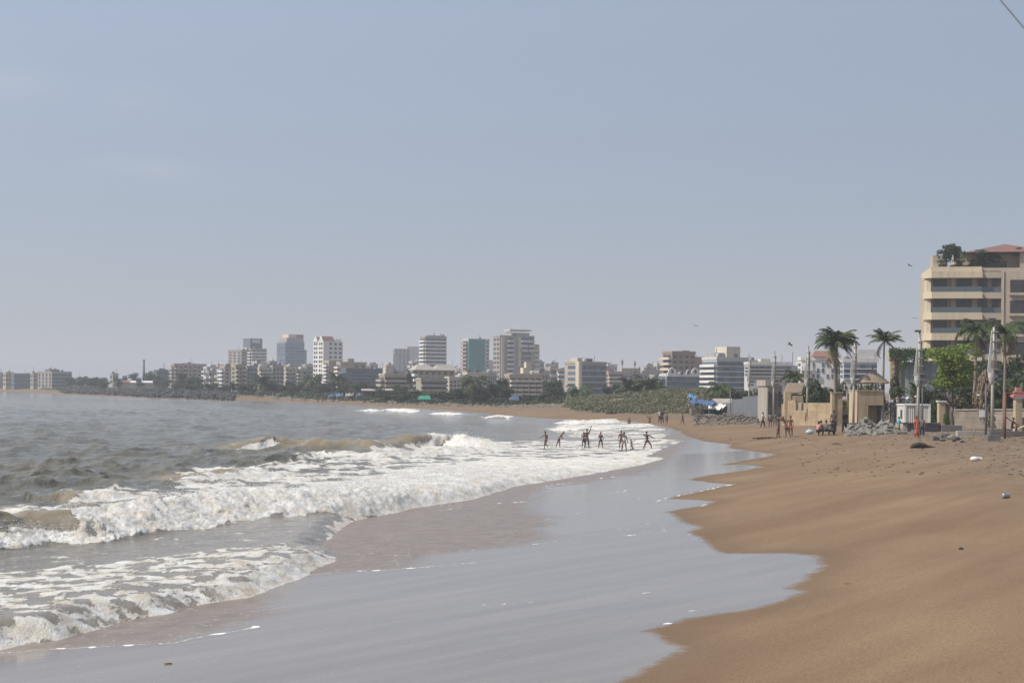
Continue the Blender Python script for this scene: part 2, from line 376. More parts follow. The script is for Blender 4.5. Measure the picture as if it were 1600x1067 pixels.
def math2(N, L, op, a, b):
    m = N.new('ShaderNodeMath'); m.operation = op
    for i, x in enumerate((a, b)):
        if isinstance(x, (int, float)): m.inputs[i].default_value = x
        else: L.new(x, m.inputs[i])
    return m.outputs[0]
def mixc(N, L, f, a, b, blend='MIX'):
    m = N.new('ShaderNodeMix'); m.data_type = 'RGBA'; m.blend_type = blend
    if isinstance(f, (int, float)): m.inputs['Factor'].default_value = f
    else: L.new(f, m.inputs['Factor'])
    for k, x in (('A', a), ('B', b)):
        if isinstance(x, tuple): m.inputs[k].default_value = (*x, 1)
        else: L.new(x, m.inputs[k])
    return m.outputs['Result']
tcn = N.new('ShaderNodeTexCoord'); OBJ = tcn.outputs['Object']
mpn = N.new('ShaderNodeMapping'); mpn.vector_type = 'TEXTURE'; mpn.inputs['Rotation'].default_value = (0, 0, R(52)); mpn.inputs['Scale'].default_value = (6, 1, 1); L.new(OBJ, mpn.inputs['Vector'])
streak = noise(N, L, mpn.outputs['Vector'], .55, 6)
big = noise(N, L, OBJ, .12, 4); fine = noise(N, L, OBJ, 22, 4, .7); mid = noise(N, L, OBJ, 2.2, 5, .6)
dry = mixc(N, L, mrange(N, L, streak, .36, .66), SAND_D, SAND_L) if 'SAND_D' in globals() else mixc(N, L, mrange(N, L, streak, .36, .66), (.212,.140,.082), (.302,.212,.130))
dry = mixc(N, L, mrange(N, L, big, .35, .7, 0, .5), dry, (.22,.15,.098))
dry = mixc(N, L, mrange(N, L, fine, .35, .68, 0, .7), dry, (.12,.080,.053))
dry = mixc(N, L, mrange(N, L, attr(N, 'upper'), 0, 1, 0, .75), dry, mixc(N, L, mrange(N, L, mid, .35, .65), (.105,.075,.053), (.26,.20,.14)))
damp = mrange(N, L, attr(N, 'swash'), -1.6, -.02, 0, .45, True)
dry = mixc(N, L, damp, dry, (.145,.096,.064))
grain = mrange(N, L, noise(N, L, OBJ, 5, 4), .25, .75, -.10, .10)
wetf = mrange(N, L, math2(N, L, 'ADD', attr(N, 'swash'), grain), -.14, .24, 0, 1, True)
mpw = N.new('ShaderNodeMapping'); mpw.vector_type = 'TEXTURE'; mpw.inputs['Rotation'].default_value = (0, 0, R(39)); mpw.inputs['Scale'].default_value = (9, 1, 1); L.new(OBJ, mpw.inputs['Vector'])
wst = noise(N, L, mpw.outputs['Vector'], 1.2, 5)
greyw = mixc(N, L, mrange(N, L, wst, .35, .65), (.185,.160,.138), (.240,.208,.184))
brw = mixc(N, L, mrange(N, L, noise(N, L, OBJ, 1.6, 5), .3, .7), (.165,.122,.092), (.24,.185,.145))
wetc = mixc(N, L, attr(N, 'brown'), greyw, brw)
colr = mixc(N, L, wetf, dry, wetc)
ff = math2(N, L, 'SUBTRACT', math2(N, L, 'MULTIPLY', attr(N, 'line'), 1.5), noise(N, L, OBJ, 15, 3, .7))
ff = mrange(N, L, ff, .0, .34, 0, 1, True)
fleck = mrange(N, L, noise(N, L, OBJ, 9, 2, .6), .66, .72)  # pale flecks: bits of foam, and sparkle painted into the film's colour
fleck = math2(N, L, 'MULTIPLY', fleck, math2(N, L, 'MULTIPLY', wetf, mrange(N, L, attr(N, 'brown'), 0, 1, .12, .75)))
ff = math2(N, L, 'MAXIMUM', ff, fleck)
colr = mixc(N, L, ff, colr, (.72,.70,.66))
L.new(colr, P.inputs['Base Color'])
rg = mixc(N, L, wetf, (.9,.9,.9), (.10,.10,.10)); rg = mixc(N, L, math2(N, L, 'MULTIPLY', attr(N, 'brown'), wetf), rg, (.36,.36,.36)); rg = mixc(N, L, ff, rg, (.8,.8,.8)); L.new(rg, P.inputs['Roughness'])
L.new(mrange(N, L, wetf, 0, 1, .12, .62), P.inputs['Specular IOR Level'])
bh = math2(N, L, 'ADD', math2(N, L, 'MULTIPLY', fine, .35), math2(N, L, 'MULTIPLY', mid, mrange(N, L, attr(N, 'upper'), 0, 1, .5, 5)))
wetb = math2(N, L, 'MULTIPLY', noise(N, L, mpw.outputs['Vector'], 3.0, 4), mrange(N, L, attr(N, 'brown'), 0, 1, .15, .70))
hh = N.new('ShaderNodeMix'); hh.data_type = 'FLOAT'; L.new(wetf, hh.inputs['Factor']); L.new(bh, hh.inputs['A']); L.new(wetb, hh.inputs['B'])
bp = N.new('ShaderNodeBump'); bp.inputs['Strength'].default_value = .55; bp.inputs['Distance'].default_value = .05
L.new(hh.outputs['Result'], bp.inputs['Height']); L.new(bp.outputs['Normal'], P.inputs['Normal'])
cs_, _, _, _ = polydist(GX, GY, COAST)
upper = sstep(9, 16, -cs_ + 2.5*fbm(GX*.15, GY*.15, 3, 77) + np.interp(GY, [60, 110, 160, 250], [0, 1, 2, 3]))
kb = np.zeros(NQ*NT, bool); kb[IDB] = True
beach = grid_mesh('beach', FX, FY, full(SZ, IDB), kb, {'swash': full(np.clip(swd, -3, 3), IDB), 'brown': full(brown, IDB), 'line': full(fl, IDB), 'upper': full(upper, IDB)}, g_beach)
tag(beach, 'brown sandy beach sloping down to the surf with a shiny wet film of backwash', 'beach', kind='structure')

# ---- sea
GX, GY = FX[IDS], FY[IDS]; SZ = ground_z(GX, GY); cs_, _, _, _ = polydist(GX, GY, COAST)
ed = polysd(GX + .30*fbm(GX*.8, GY*.8, 4, 21), GY + .30*fbm(GX*.8, GY*.8, 4, 22), EDGE + [(-4000,2600),(-4000,-200),(EDGE[0][0]-8,-200)])
keep = ed > -.5
rng = np.random.RandomState(7)
dY = GY*GY/(H*F)*np.where(H*F/GY < 46, .28, np.where(H*F/GY < 150, .42, .62)); dX = GY*.00095*1.0
Z = np.zeros_like(GX); OX = np.zeros_like(GX); OY = np.zeros_like(GX)
depth = np.clip(-cs_, -60, 0)
amp_env = (.12 + .88*sstep(15, 36, cs_)) * (0.75 + .5*fbm(GX*.02, GY*.02, 2, 31))
for k in range(56):
    lam = math.exp(rng.uniform(math.log(.7), math.log(7))); th = R(-38) + rng.normal()*R(34); ph = rng.uniform(0, 6.28)
    kx, ky = 2*math.pi/lam*math.cos(th), 2*math.pi/lam*math.sin(th)
    w = np.clip(1.7 - (abs(ky)*dY + abs(kx)*dX)/2.0, 0, 1)
    a = .0225*lam**.42
    p = kx*GX + ky*GY + ph + 1.2*fbm(GX*.05, GY*.05, 2, 200+k)
    Z += w*a*np.sin(p); OX += w*a*.8*np.cos(p)*math.cos(th); OY += w*a*.8*np.cos(p)*math.sin(th)
Z *= amp_env; OX *= amp_env; OY *= amp_env
Z = Z + .6*np.maximum(Z, 0)**2
Z += .030*fbm(GX*1.3, GY*1.3, 3, 33) * sstep(-1, 3, ed)
sea0 = np.maximum(0.0, SZ + .05) + Z
foam = np.zeros_like(GX); lump = np.zeros_like(GX); facem = np.zeros_like(GX)
def tint_(t, vals): return np.interp(t, np.arange(len(vals)), vals)
def breaker(toe, hs, wf, wb, foam_lo, foam_hi, trail, lip=.35, seed=0, rag=.5, foams=None):
    """one breaking wave: steep front above the toe line, gentle back, foam from toe to foam_hi*height, trailing foam behind"""
    global sea0, foam, lump, OX, OY, facem
    nzz = fbm(GX*.55, GY*.55, 3, seed)
    d, t, nx, ny = polydist(GX + rag*fbm(GX*.5, GY*.5, 4, seed+1), GY + rag*fbm(GX*.5, GY*.5, 4, seed+2), toe)
    h = tint_(t, hs) * (1 + .35*nzz); n = len(toe)-1
    h = h * sstep(0, .35, t) * (1 - sstep(n-.35, n, t)) if True else h
    rise = sstep(-.15*wf, wf, d)
    prof = rise*np.where(d < wf, 1, np.exp(-((d-wf)/wb)**2))
    sea0 = sea0 + h*prof
    crest = np.exp(-((d-wf*.95)/(.55*wf))**2)
    OX -= nx*h*lip*crest; OY -= ny*h*lip*crest
    fh = tint_(t, foams) if foams is not None else foam_hi
    frontz = sstep(-.2, .15, d) * (1 - sstep(fh*wf-.25*wf, fh*wf+.25*wf, d + .3*wf*nzz))
    lipf = (.75 if foams is None or foams[0] > .3 else .42)*np.exp(-((d-wf*1.0)/(.22*wf))**2) * sstep(-.35, .35, fbm(GX*1.3, GY*1.3, 3, seed+3) + .2)
    back = trail*sstep(fh*wf*.6, fh*wf, d)*np.exp(-np.maximum(d-wf, 0)/(wb*1.6)) * sstep(-.5, .4, fbm(GX*.6, GY*.6, 4, seed+5) + (fh-1)*.6)
    on = sstep(.03, .15, h)
    stk = sstep(.05, .55, fbm((GX*ny - GY*nx)*3.2, d*.35, 3, seed+9))
    foam = np.maximum(foam, on*crest*(1-frontz)*.60*stk*(h > .3))
    foam = np.maximum(foam, on*np.maximum(np.maximum(frontz*.86, lipf), back))
    lump = np.maximum(lump, on*frontz*np.clip(h, 0, 1.2))
    facem = np.maximum(facem, on*crest*(1-frontz))
nA = len(A_TOE)
breaker(A_TOE, [.85,.85,.85,.85,.9,.9,.75,.7,.7,.7,.65,.6,.55,.5,.36,.26,.2,.15,.1], 3.0, 4.0, 0, .8, .9, seed=300, rag=.4,
        foams=[.4,.4,.4,.45,.4,.45,1.2,1.3,1.2,1.6,1.6,1.7,1.8,2,2.4,3,4,4,4])
breaker(E_TOE, [.12,.12,.11,.11,.11,.10,.10,.10,.10,.11,.13,.16,.20,.14], 2.0, 2.4, 0, .62, .6, seed=330, rag=.4)
breaker(W([(590,706),(625,699),(660,696),(690,694),(725,697),(770,699)]), [.15,.42,.78,.92,.6,.15], 1.6, 2.2, 0, .3, .2, seed=350, rag=.4, foams=[0,0,.05,.7,2.2,2.5])
breaker(W([(470,706),(520,713),(580,714),(640,712),(700,709),(760,706),(830,703)]), [.15,.28,.34,.38,.36,.3,.2], 1.6, 2.2, 0, .8, .8, seed=360, rag=.5, foams=[.2,.8,.8,.7,.9,1.3,2])
breaker(W([(360,703),(395,700),(425,699),(460,699),(490,702)]), [.15,.42,.78,.5,.15], 1.5, 2.2, 0, .25, .15, seed=370, rag=.4, foams=[.1,.55,.75,.1,0])
breaker(W([(470,703),(505,701),(535,701),(575,704)]), [.1,.40,.38,.15], 1.5, 2.2, 0, .0, .0, seed=375, rag=.4, foams=[0,0,0,0])
breaker(W([(840,669),(890,673),(940,673),(1000,671),(1040,669)]), [.15,.42,.40,.3,.15], 2.2, 3, 0, 1.0, .6, seed=380, rag=.6)
breaker(W([(850,662),(900,664),(960,664),(1010,662)]), [.15,.5,.42,.15], 2.2, 3, 0, 1.0, .6, seed=385, rag=.6)
breaker(W([(745,655),(770,655.5),(800,656)]), [.15,.62,.2], 2, 3, 0, 1.2, .5, seed=390, rag=.4)
breaker(W([(545,641),(565,642),(590,643)]), [.1,.45,.1], 2, 4, 0, 1.2, .5, seed=392, rag=.3)
breaker(W([(592,642),(615,643.5),(650,646)]), [.2,.55,.2], 2, 4, 0, 1.2, .5, seed=394, rag=.3)
breaker(W([(660,647),(685,649),(715,650.5)]), [.1,.4,.1], 2, 4, 0, 1.2, .5, seed=396, rag=.3)
breaker(W([(100,788),(140,787),(185,782),(230,777)]), [.2,.45,.4,.2], 1.8, 3, 0, .6, .6, seed=398, rag=.4, foams=[0,.1,.9,1.2])
breaker(W([(250,752),(330,750),(400,745),(470,735)]), [.15,.35,.35,.2], 2, 3, 0, .6, .7, seed=399, rag=.4, foams=[.2,.6,.9,1.2])
def zone(px, dens, soft=1.0, nsc=.5, seed=0, nam=.5):
    global foam
    sd = polysd(GX, GY, W(px)); n = fbm(GX*nsc, GY*nsc, 5, seed, gain=.6)
    foam = np.maximum(foam, sstep(-soft, soft, sd + soft*1.5*n)*np.clip(dens + nam*n, 0, 1))
zone([(282,742),(375,728),(450,719),(490,703),(565,707),(600,699),(680,692),(760,690),(850,686),(960,688),(1040,688),(1078,694),(1052,717),(925,739),(812,752),(750,771),(595,791),(450,802),(300,826),(240,800),(200,778),(240,762)], .60, 1.2, .5, 401, 1.0)
zone([(600,745),(760,730),(1000,705),(1070,697),(1052,717),(925,739),(812,752),(750,771),(595,791),(500,790)], .74, .6, .5, 402, .85)
zone([(-400,925),(0,886),(75,881),(200,872),(330,862),(430,846),(480,844),(545,860),(496,881),(380,917),(275,935),(150,960),(0,989),(-400,1058)], .56, .5, 1.5, 403, .95)
zone([(490,846),(520,802),(560,792),(600,793),(545,820),(520,846)], .75, .3, 1.2, 404, .6)
zone([(100,790),(130,764),(180,758),(250,768),(215,785)], .6, .6, .9, 405, .7)
zone([(850,668),(900,656),(965,655),(1015,662),(1060,682),(1072,694),(1000,690),(900,684)], .55, 1.5, .35, 406, .7)
zone([(-300,900),(0,862),(150,851),(300,830),(520,802),(500,840),(300,864),(0,886),(-300,925)], .30, .4, 1.4, 407, .7)
for px in ([(340,628),(420,630),(480,632.5),(420,632),(340,630)], [(500,633),(600,639.5),(700,647),(790,653),(790,655.5),(700,650),(600,642),(500,635)]):
    zone(px, .22, 1.5, .06, 408, .9)
foam *= sstep(-.1, .15, ed)
zz = sea0*np.clip(lump*1.5, 0, 1)
ln = fbm(GX*.75 + zz*1.5, GY*.75 - zz*1.8, 5, 501, gain=.52); rid = 1 - np.abs(fbm(GX*2.0 - zz*3.1, GY*2.0 + zz*2.7, 4, 502))*2.2
LZ = (lump*.36 + foam*.04)*(.85*ln + .18*(rid-.5)) + lump*.04*rid
sea0 = sea0 + LZ
OX += lump*.42*fbm(GX*1.2 + zz*2.6, GY*1.2 - zz*2.2, 5, 503, gain=.5); OY += lump*.42*fbm(GX*1.2 - zz*2.4, GY*1.2 + zz*2.0, 5, 504, gain=.5)
er = sstep(-.10, 1.1, ed)
SEAZ = (SZ - .07)*(1-er) + er*np.maximum(sea0, SZ + .03)
m_sea, nt, N, L, P = nodes_of('sea_water')
tcn = N.new('ShaderNodeTexCoord'); OBJ = tcn.outputs['Object']
fa = attr(N, 'foam')
nf = noise(N, L, OBJ, 2.6, 8, .68); nf2 = noise(N, L, OBJ, 11, 4, .7)
nmix = math2(N, L, 'ADD', math2(N, L, 'MULTIPLY', nf, .72), math2(N, L, 'MULTIPLY', nf2, .28))
fm = math2(N, L, 'SUBTRACT', math2(N, L, 'ADD', math2(N, L, 'MULTIPLY', fa, .80), .10), nmix)
fm = mrange(N, L, fm, -.04, .13, 0, 1, True)
fm = math2(N, L, 'MULTIPLY', fm, mrange(N, L, fa, .02, .12))
deep = mixc(N, L, mrange(N, L, noise(N, L, OBJ, .08, 4), .3, .7), (.125,.122,.100), (.165,.150,.112))
deep = mixc(N, L, attr(N, 'face'), deep, (.270,.205,.105))
deep = mixc(N, L, mrange(N, L, attr(N, 'shallow'), 0, 1, 0, 1), deep, (.235,.205,.170))
fcol = mixc(N, L, mrange(N, L, noise(N, L, OBJ, 1.5, 8, .72), .40, .66), (.87,.86,.83), (.62,.54,.42))
L.new(mixc(N, L, fm, deep, fcol), P.inputs['Base Color'])
L.new(mixc(N, L, fm, (.11,.11,.11), (.85,.85,.85)), P.inputs['Roughness'])
L.new(mrange(N, L, fm, 0, 1, .42, .1), P.inputs['Specular IOR Level'])
P.inputs['IOR'].default_value = 1.34
b1 = noise(N, L, OBJ, 1.5, 5, .65); b2 = noise(N, L, OBJ, 5, 4, .6)
wave_h = math2(N, L, 'ADD', math2(N, L, 'MULTIPLY', b1, 1.5), math2(N, L, 'MULTIPLY', b2, .45))
foam_h = math2(N, L, 'ADD', math2(N, L, 'MULTIPLY', nmix, 1.1), math2(N, L, 'MULTIPLY', noise(N, L, OBJ, 24, 3, .7), .5))
hh = N.new('ShaderNodeMix'); hh.data_type = 'FLOAT'; L.new(fm, hh.inputs['Factor']); L.new(wave_h, hh.inputs['A']); L.new(foam_h, hh.inputs['B'])
wave_h = math2(N, L, 'MULTIPLY', wave_h, math2(N, L, 'MULTIPLY', mrange(N, L, attr(N, 'shallow'), 0, 1, 1.0, .30), mrange(N, L, attr(N, 'face'), 0, 1, 1.0, .30))); L.new(wave_h, hh.inputs['A'])
bp = N.new('ShaderNodeBump'); bp.inputs['Strength'].default_value = .8; bp.inputs['Distance'].default_value = .11
L.new(hh.outputs['Result'], bp.inputs['Height']); L.new(bp.outputs['Normal'], P.inputs['Normal'])
shallow = 1 - sstep(0, 14, cs_ - 12)
ks = np.zeros(NQ*NT, bool); ks[IDS] = keep
sea = grid_mesh('sea', full(GX + OX*er, IDS), full(GY + OY*er, IDS), full(SEAZ, IDS), ks, {'foam': full(foam, IDS), 'face': full(np.clip(facem, 0, 1)*.9, IDS), 'shallow': full(shallow, IDS)}, m_sea)
tb = N.new('ShaderNodeBsdfTranslucent'); L.new(fcol, tb.inputs['Color']); ms = N.new('ShaderNodeMixShader')      # froth lets light through
L.new(math2(N, L, 'MULTIPLY', fm, .18), ms.inputs[0]); L.new(P.outputs[0], ms.inputs[1]); L.new(tb.outputs[0], ms.inputs[2]); L.new(ms.outputs[0], N['Material Output'].inputs['Surface'])
tag(sea, 'choppy grey brown sea with white foaming breakers rolling onto the beach', 'sea', kind='structure')

# spray thrown up along the breaking fronts
sel = np.where(keep & (lump > .18) & (GY < 140))[0]
pr = np.clip(lump[sel], 0, 1) * (GY[sel]**2); rs = np.random.RandomState(3)
pick = rs.choice(sel, 34000, p=pr/pr.sum())
px_, py_ = (GX+OX)[pick] + rs.normal(size=34000)*.18, (GY+OY)[pick] + rs.normal(size=34000)*.18
hz = SEAZ[pick] + np.abs(rs.normal(size=34000))**1.5*.16*np.clip(lump[pick]*1.4, .2, 1)*(.4+.9*(fbm(px_*.9, py_*.9, 3, 9) > .05))
rad = rs.uniform(.006, .019, 34000)*(GY[pick]/70)**.5
tet = np.array([(1,1,1),(-1,-1,1),(-1,1,-1),(1,-1,-1)], float)
V = np.stack([px_, py_, hz], -1)[:, None, :] + tet[None]*rad[:, None, None]*rs.uniform(.5, 1.2, (34000, 4, 1))
T4 = np.array([(0,1,2),(0,3,1),(0,2,3),(1,3,2)])
me = bpy.data.meshes.new('wave_spray'); n_ = 34000
me.from_pydata(V.reshape(-1, 3).tolist(), [], (np.arange(n_)[:, None, None]*4 + T4[None]).reshape(-1, 3).tolist()); me.update()
me.materials.append(mat('spray_white', (.84,.83,.81), .7, .05))
tag(link('wave_spray', me), 'white droplets of spray flying above the breaking wave fronts', 'spray', kind='stuff')
# ------------------------------------------------------------------ far buildings
def wm(name, c, **k): return mat('plaster_' + name, tuple(x*.92 for x in c), .85, .10, .25, stain=k.get('stain', .18), objvar=.06)
WALL = {'cream': wm('cream', (.60,.54,.43)), 'white': wm('white', (.74,.72,.68)), 'pale': wm('pale', (.58,.57,.55)), 'grey': wm('grey', (.36,.36,.36)),
  'pink': wm('pink', (.46,.35,.30)), 'brown': wm('brown', (.36,.26,.20), stain=.3), 'blue': wm('blue', (.22,.27,.33)), 'dark': wm('dark', (.15,.16,.18)),
  'green': wm('green', (.27,.33,.28)), 'tan': wm('tan', (.46,.39,.29), stain=.3), 'yellow': wm('yellow', (.50,.42,.28)), 'stone': wm('stone', (.40,.36,.31), stain=.3)}
GLASS = mat('window_glass', (.045,.052,.060), .18, .3, .3, objvar=.5, spec=.5)
GLASSB = mat('window_glass_blue', (.085,.12,.16), .15, .3, .3, objvar=.35, spec=.5)
NET = mat('construction_netting', (.030,.21,.185), .9, .16, .35, stain=.3)
REDROOF = mat('red_roof', (.24,.12,.095), .85, .18, .8, bump=.3)
METAL = mat('dark_metal', (.10,.10,.11), .6, .15)
_unit = {}
def unit_box(m):
    if m.name not in _unit: _unit[m.name] = MB().box(-.5,.5,-.5,.5,-.5,.5).mesh('window', m)
    return _unit[m.name]
_bal = {}
def balcony_mesh(w, d, h, m, t=.12):
    k = (round(w, 1), round(d, 1), round(h, 1), m.name)
    if k not in _bal:
        w, d, h = k[:3]
        b = MB(); b.box(-w/2, w/2, -d, .0, -.15, .05); b.box(-w/2, w/2, -d, -d+t, .05, h); b.box(-w/2, -w/2+t, -d+t, 0, .05, h); b.box(w/2-t, w/2, -d+t, 0, .05, h)
        _bal[k] = b.mesh('balcony', m)
    return _bal[k]
BLD = []     # (px0, px1, short phrase, Y)
def facade(root, o, ang, Wf, z0, z1, rows, cols, style, wall, glass, bmat, skip=None, rs=random):
    """windows, balconies and slabs of one face; o = its left end, ang = its direction in the building's frame, outward is -y of that frame"""
    if rows == 0 or cols == 0 or style == 'none': return
    hs = (z1-z0)/rows; bw = Wf/cols; ca, sa = math.cos(ang), math.sin(ang)
    def put(name, me, u, out, z, sc=(1, 1, 1)):
        return link(name, me, root, (o[0] + u*ca + out*sa, o[1] + u*sa - out*ca, z), (0, 0, ang), sc)
    for i in range(rows):
        zb = z1 - (i+1)*hs
        for j in range(cols):
            u = (j+.5)*bw
            if skip and skip(i, j): continue
            if style == 'win': put('window', unit_box(glass), u, .04, zb+.55*hs, (.52*bw, .16, .50*hs))
            elif style == 'pair':
                put('window', unit_box(glass), u-.2*bw, .04, zb+.55*hs, (.26*bw, .16, .55*hs)); put('window', unit_box(glass), u+.2*bw, .04, zb+.55*hs, (.26*bw, .16, .55*hs))
            elif style == 'slot': put('window', unit_box(glass), u, .04, zb+.5*hs, (.42*bw, .16, .70*hs))
            elif style == 'glass': put('window', unit_box(glass), u, .04, zb+.46*hs, (.93*bw, .16, .80*hs))
            elif style == 'band': put('window', unit_box(glass), u, .04, zb+.60*hs, (.94*bw, .16, .56*hs))
            elif style in ('balc', 'mixed'):
                if style == 'mixed' and j % 2: put('window', unit_box(glass), u, .04, zb+.55*hs, (.5*bw, .16, .5*hs)); continue
                put('window', unit_box(glass), u, .04, zb+.48*hs, (.78*bw, .16, .76*hs))
                link('balcony', balcony_mesh(.90*bw, 1.3, .38*hs, bmat), root, (o[0]+u*ca, o[1]+u*sa, zb+.06*hs), (0, 0, ang))
        if style == 'band': link('balcony', balcony_mesh(Wf*.985, .9, .36*hs, bmat), root, (o[0]+Wf/2*ca, o[1]+Wf/2*sa, zb-.02*hs), (0, 0, ang))
        if style == 'glass': put('floor_slab', unit_box(bmat), Wf/2, .12, zb+.02*hs, (Wf*.99, .34, .13*hs))
def bld(name, label, short, xs, ys, n, Y, wall='cream', L=('win', 2), Rr=('win', 3), roofs=(), glass=None, bmat=None, a=26, cat='building', parapet=True, top_trim=None, base=0.3, Lwall=None, zfoot=None):
    p0, pc, p1 = xs; yt, yb = ys
    glass = glass or GLASS; w = WALL[wall] if isinstance(wall, str) else wall; bm_ = bmat or WALL['white']
    al = math.atan((pc-CX)/F); th = R(a) - al*.9
    c = at(pc, (yt+yb)/2, Y); t0, t1 = (p0-CX)/F, (p1-CX)/F; tc0 = c.x/Y
    s_, c_ = math.sin(th), math.cos(th)
    Wd = (t1*Y - c.x)/(c_ - t1*s_) if p1 > pc else 6.0
    D = (c.x - t0*Y)/(s_ + t0*c_) if pc > p0 else 0
    Dp = max(4.0, min(D if D > 0 else 9.0, 40))
    zt = at(pc, yt, Y).z; zb = at(pc, yb, Y).z
    root = empty(name, (c.x, Y, base), th); tag(root, label, cat)
    zt -= base; zb -= base
    b = MB().box(0, Wd, 0, Dp, -1.5, zt)
    b.build('wall', w, root)
    if parapet:
        pr = MB(); t = .25
        pr.box(-.15, Wd+.15, -.15, .25, zt+.002, zt+.75); pr.box(-.15, .25, .25, Dp+.15, zt+.002, zt+.75); pr.box(Wd-.25, Wd+.15, .25, Dp+.15, zt+.002, zt+.75)
        pr.build('parapet', top_trim or w, root)
    facade(root, (0, 0), 0, Wd, zb, zt-.3, n, Rr[1], Rr[0], w, glass, bm_, Rr[2] if len(Rr) > 2 else None)
    if D > 0: facade(root, (0, Dp), -math.pi/2, Dp, zb, zt-.3, n, L[1], L[0], w, glass, bm_)
    for rf in roofs:
        nm, f0, f1, pyt, m = rf[:5]; d0, d1 = (rf[5], rf[6]) if len(rf) > 6 else (.15, .8)
        z1 = at(pc, pyt, Y).z - base
        zz0 = zt+.004 if len(rf) < 8 else zt + rf[7]
        MB().box(f0*Wd, f1*Wd, d0*Dp, d1*Dp, zz0, z1).build(nm, WALL[m] if isinstance(m, str) else m, root)
    BLD.append((p0, p1, short, Y))
    root['dims'] = (Wd, Dp, zt)
    return root, Wd, Dp, zt, zb

T = 'apartment_tower'; B = 'apartment_block'
# far left, across the water
bld(B, 'low hazy grey block cut by the left edge of the view', 'hazy grey block', (-30,-20,8), (583,603), 3, 900, 'grey', ('win',2), ('win',4))
bld(B, 'small pale house with a yellowish wall, leftmost on the far shore', 'small yellowish house', (7,9,21), (583,604), 3, 880, 'yellow', ('win',1), ('win',3), base=.2)
bld(B, 'dark blue grey block right of the small yellowish house', 'dark block', (20,22,48), (585,605), 3, 870, 'dark', ('win',1), ('win',5))
bld(B, 'low cream house touching the left side of the striped cream and dark block', 'low cream house', (49,52,61), (584,604), 3, 850, 'stone', ('win',1), ('win',2))
r_, Wd, Dp, zt, zb = bld(B, 'cream block striped with window bands and a dark green shaded side, far left shore', 'striped cream block', (59,81,112), (582,605), 4, 830, 'stone', ('slot',4), ('glass',6), a=40, bmat=WALL['green'], glass=GLASS, roofs=[('rooftop_hut',.0,.45,577,'dark',.1,.5), ('water_tank',.05,.12,575,'dark',.2,.3), ('water_tank',.3,.36,575.5,'dark',.2,.3)])
bld('small_house', 'tiny pale house above the rocky sea wall among far trees', 'tiny pale house', (172,176,185), (585,600), 2, 820, 'stone', ('win',1), ('win',2))
for i, (a_, b_, c_, yt, lab) in enumerate([(178,180,188,599,'low white roofed shed on the rocks, left of the tall chimney'), (188,190,203,597,'small dark red shed on the rocks left of the tall chimney'), (203,205,238,597.5,'long low white roofed shed at the foot of the tall chimney')]):
    rt = empty('shed', at((b_+c_)/2, 606, 700) + Vector((0, 0, 0)), 0.1); rt.location.z = 1.2; tag(rt, lab, 'shed')
    w_ = (c_-a_)*700/F; zt_ = at(b_, yt, 700).z - 1.2
    MB().box(-w_/2, w_/2, 0, 5, -1, zt_).build('wall', WALL['stone' if i != 1 else 'pink'], rt)
    MB().add([(-w_/2-.4,-.5,zt_),(w_/2+.4,-.5,zt_),(w_/2+.4,5.5,zt_+.9),(-w_/2-.4,5.5,zt_+.9),(-w_/2-.4,-.5,zt_-.15),(w_/2+.4,-.5,zt_-.15),(w_/2+.4,5.5,zt_+.75),(-w_/2-.4,5.5,zt_+.75)],[(0,1,2,3),(7,6,5,4),(0,4,5,1),(1,5,6,2),(2,6,7,3),(3,7,4,0)]).build('roof', WALL['white'] if i != 1 else REDROOF, rt)
c_ = at(224.5, 602, 760); ch = empty('chimney', (c_.x, 760, 1)); tag(ch, 'thin tall dark chimney mast standing alone over the far left trees', 'chimney')
zt_ = at(224.5, 563, 760).z - 1
MB().tube([(0,0,-1),(0,0,zt_)], [.85,.5], 10).build('shaft', METAL, ch, smooth=True); MB().tube([(0,0,zt_),(0,0,zt_+.4)], .62, 10).build('rim', METAL, ch)
bld(B, 'low dark block with a thin aerial on its rooftop hut, left of the pinkish block', 'dark aerial block', (243,245,266), (580,604), 4, 760, 'dark', ('win',1), ('win',4), roofs=[('rooftop_hut',.45,.8,576.5,'dark'), ('aerial',.56,.575,567,METAL,.3,.33)])
bld(B, 'dull pinkish block with a square rooftop hut, left of the pale blue house', 'dull pinkish block', (268,272,322), (570,606), 6, 740, 'pink', ('balc',1), ('mixed',7), roofs=[('rooftop_hut',.25,.66,567,'pink',.1,.7)], bmat=WALL['stone'])
bld(B, 'pale blue and white house with a cream rooftop, right of the dull pinkish block', 'pale blue house', (320,323,349), (575,606), 5, 720, 'pale', ('balc',1), ('balc',3), roofs=[('rooftop_hut',.25,.6,569.5,'cream'), ('rooftop_hut',.7,.95,570,'cream')], glass=GLASSB, bmat=WALL['pale'])
bld(B, 'pinkish block with a column of white balconies on its left, below the square grey tower', 'white balcony block', (343,351,366), (574,612), 6, 640, 'pink', ('balc',1), ('win',2), bmat=WALL['white'], roofs=[('rooftop_hut',.1,.7,571,'cream')])
bld(T, 'square grey tower with dark windows, joined to the taller signboard tower', 'square grey tower', (356,377,386), (548,576), 6, 900, 'stone', ('win',3), ('win',1), a=48)
r_, Wd, Dp, zt, zb = bld(T, 'round cornered grey tower with a dark top storey carrying a blank signboard', 'signboard tower', (378,392,416), (546,580), 7, 930, 'stone', ('band',2), ('balc',3), a=32, roofs=[('upper_storey',.0,.78,528.5,'dark',.1,.9), ('penthouse',-.1,.25,543,'cream',.3,.8)])
z1 = at(396, 530, 930).z - .3; z0 = at(396, 536, 930).z - .3
MB().box(.12*Wd, .62*Wd, .1*Dp-.4, .1*Dp-.05, z0, z1).build('signboard', WALL['pale'], r_)
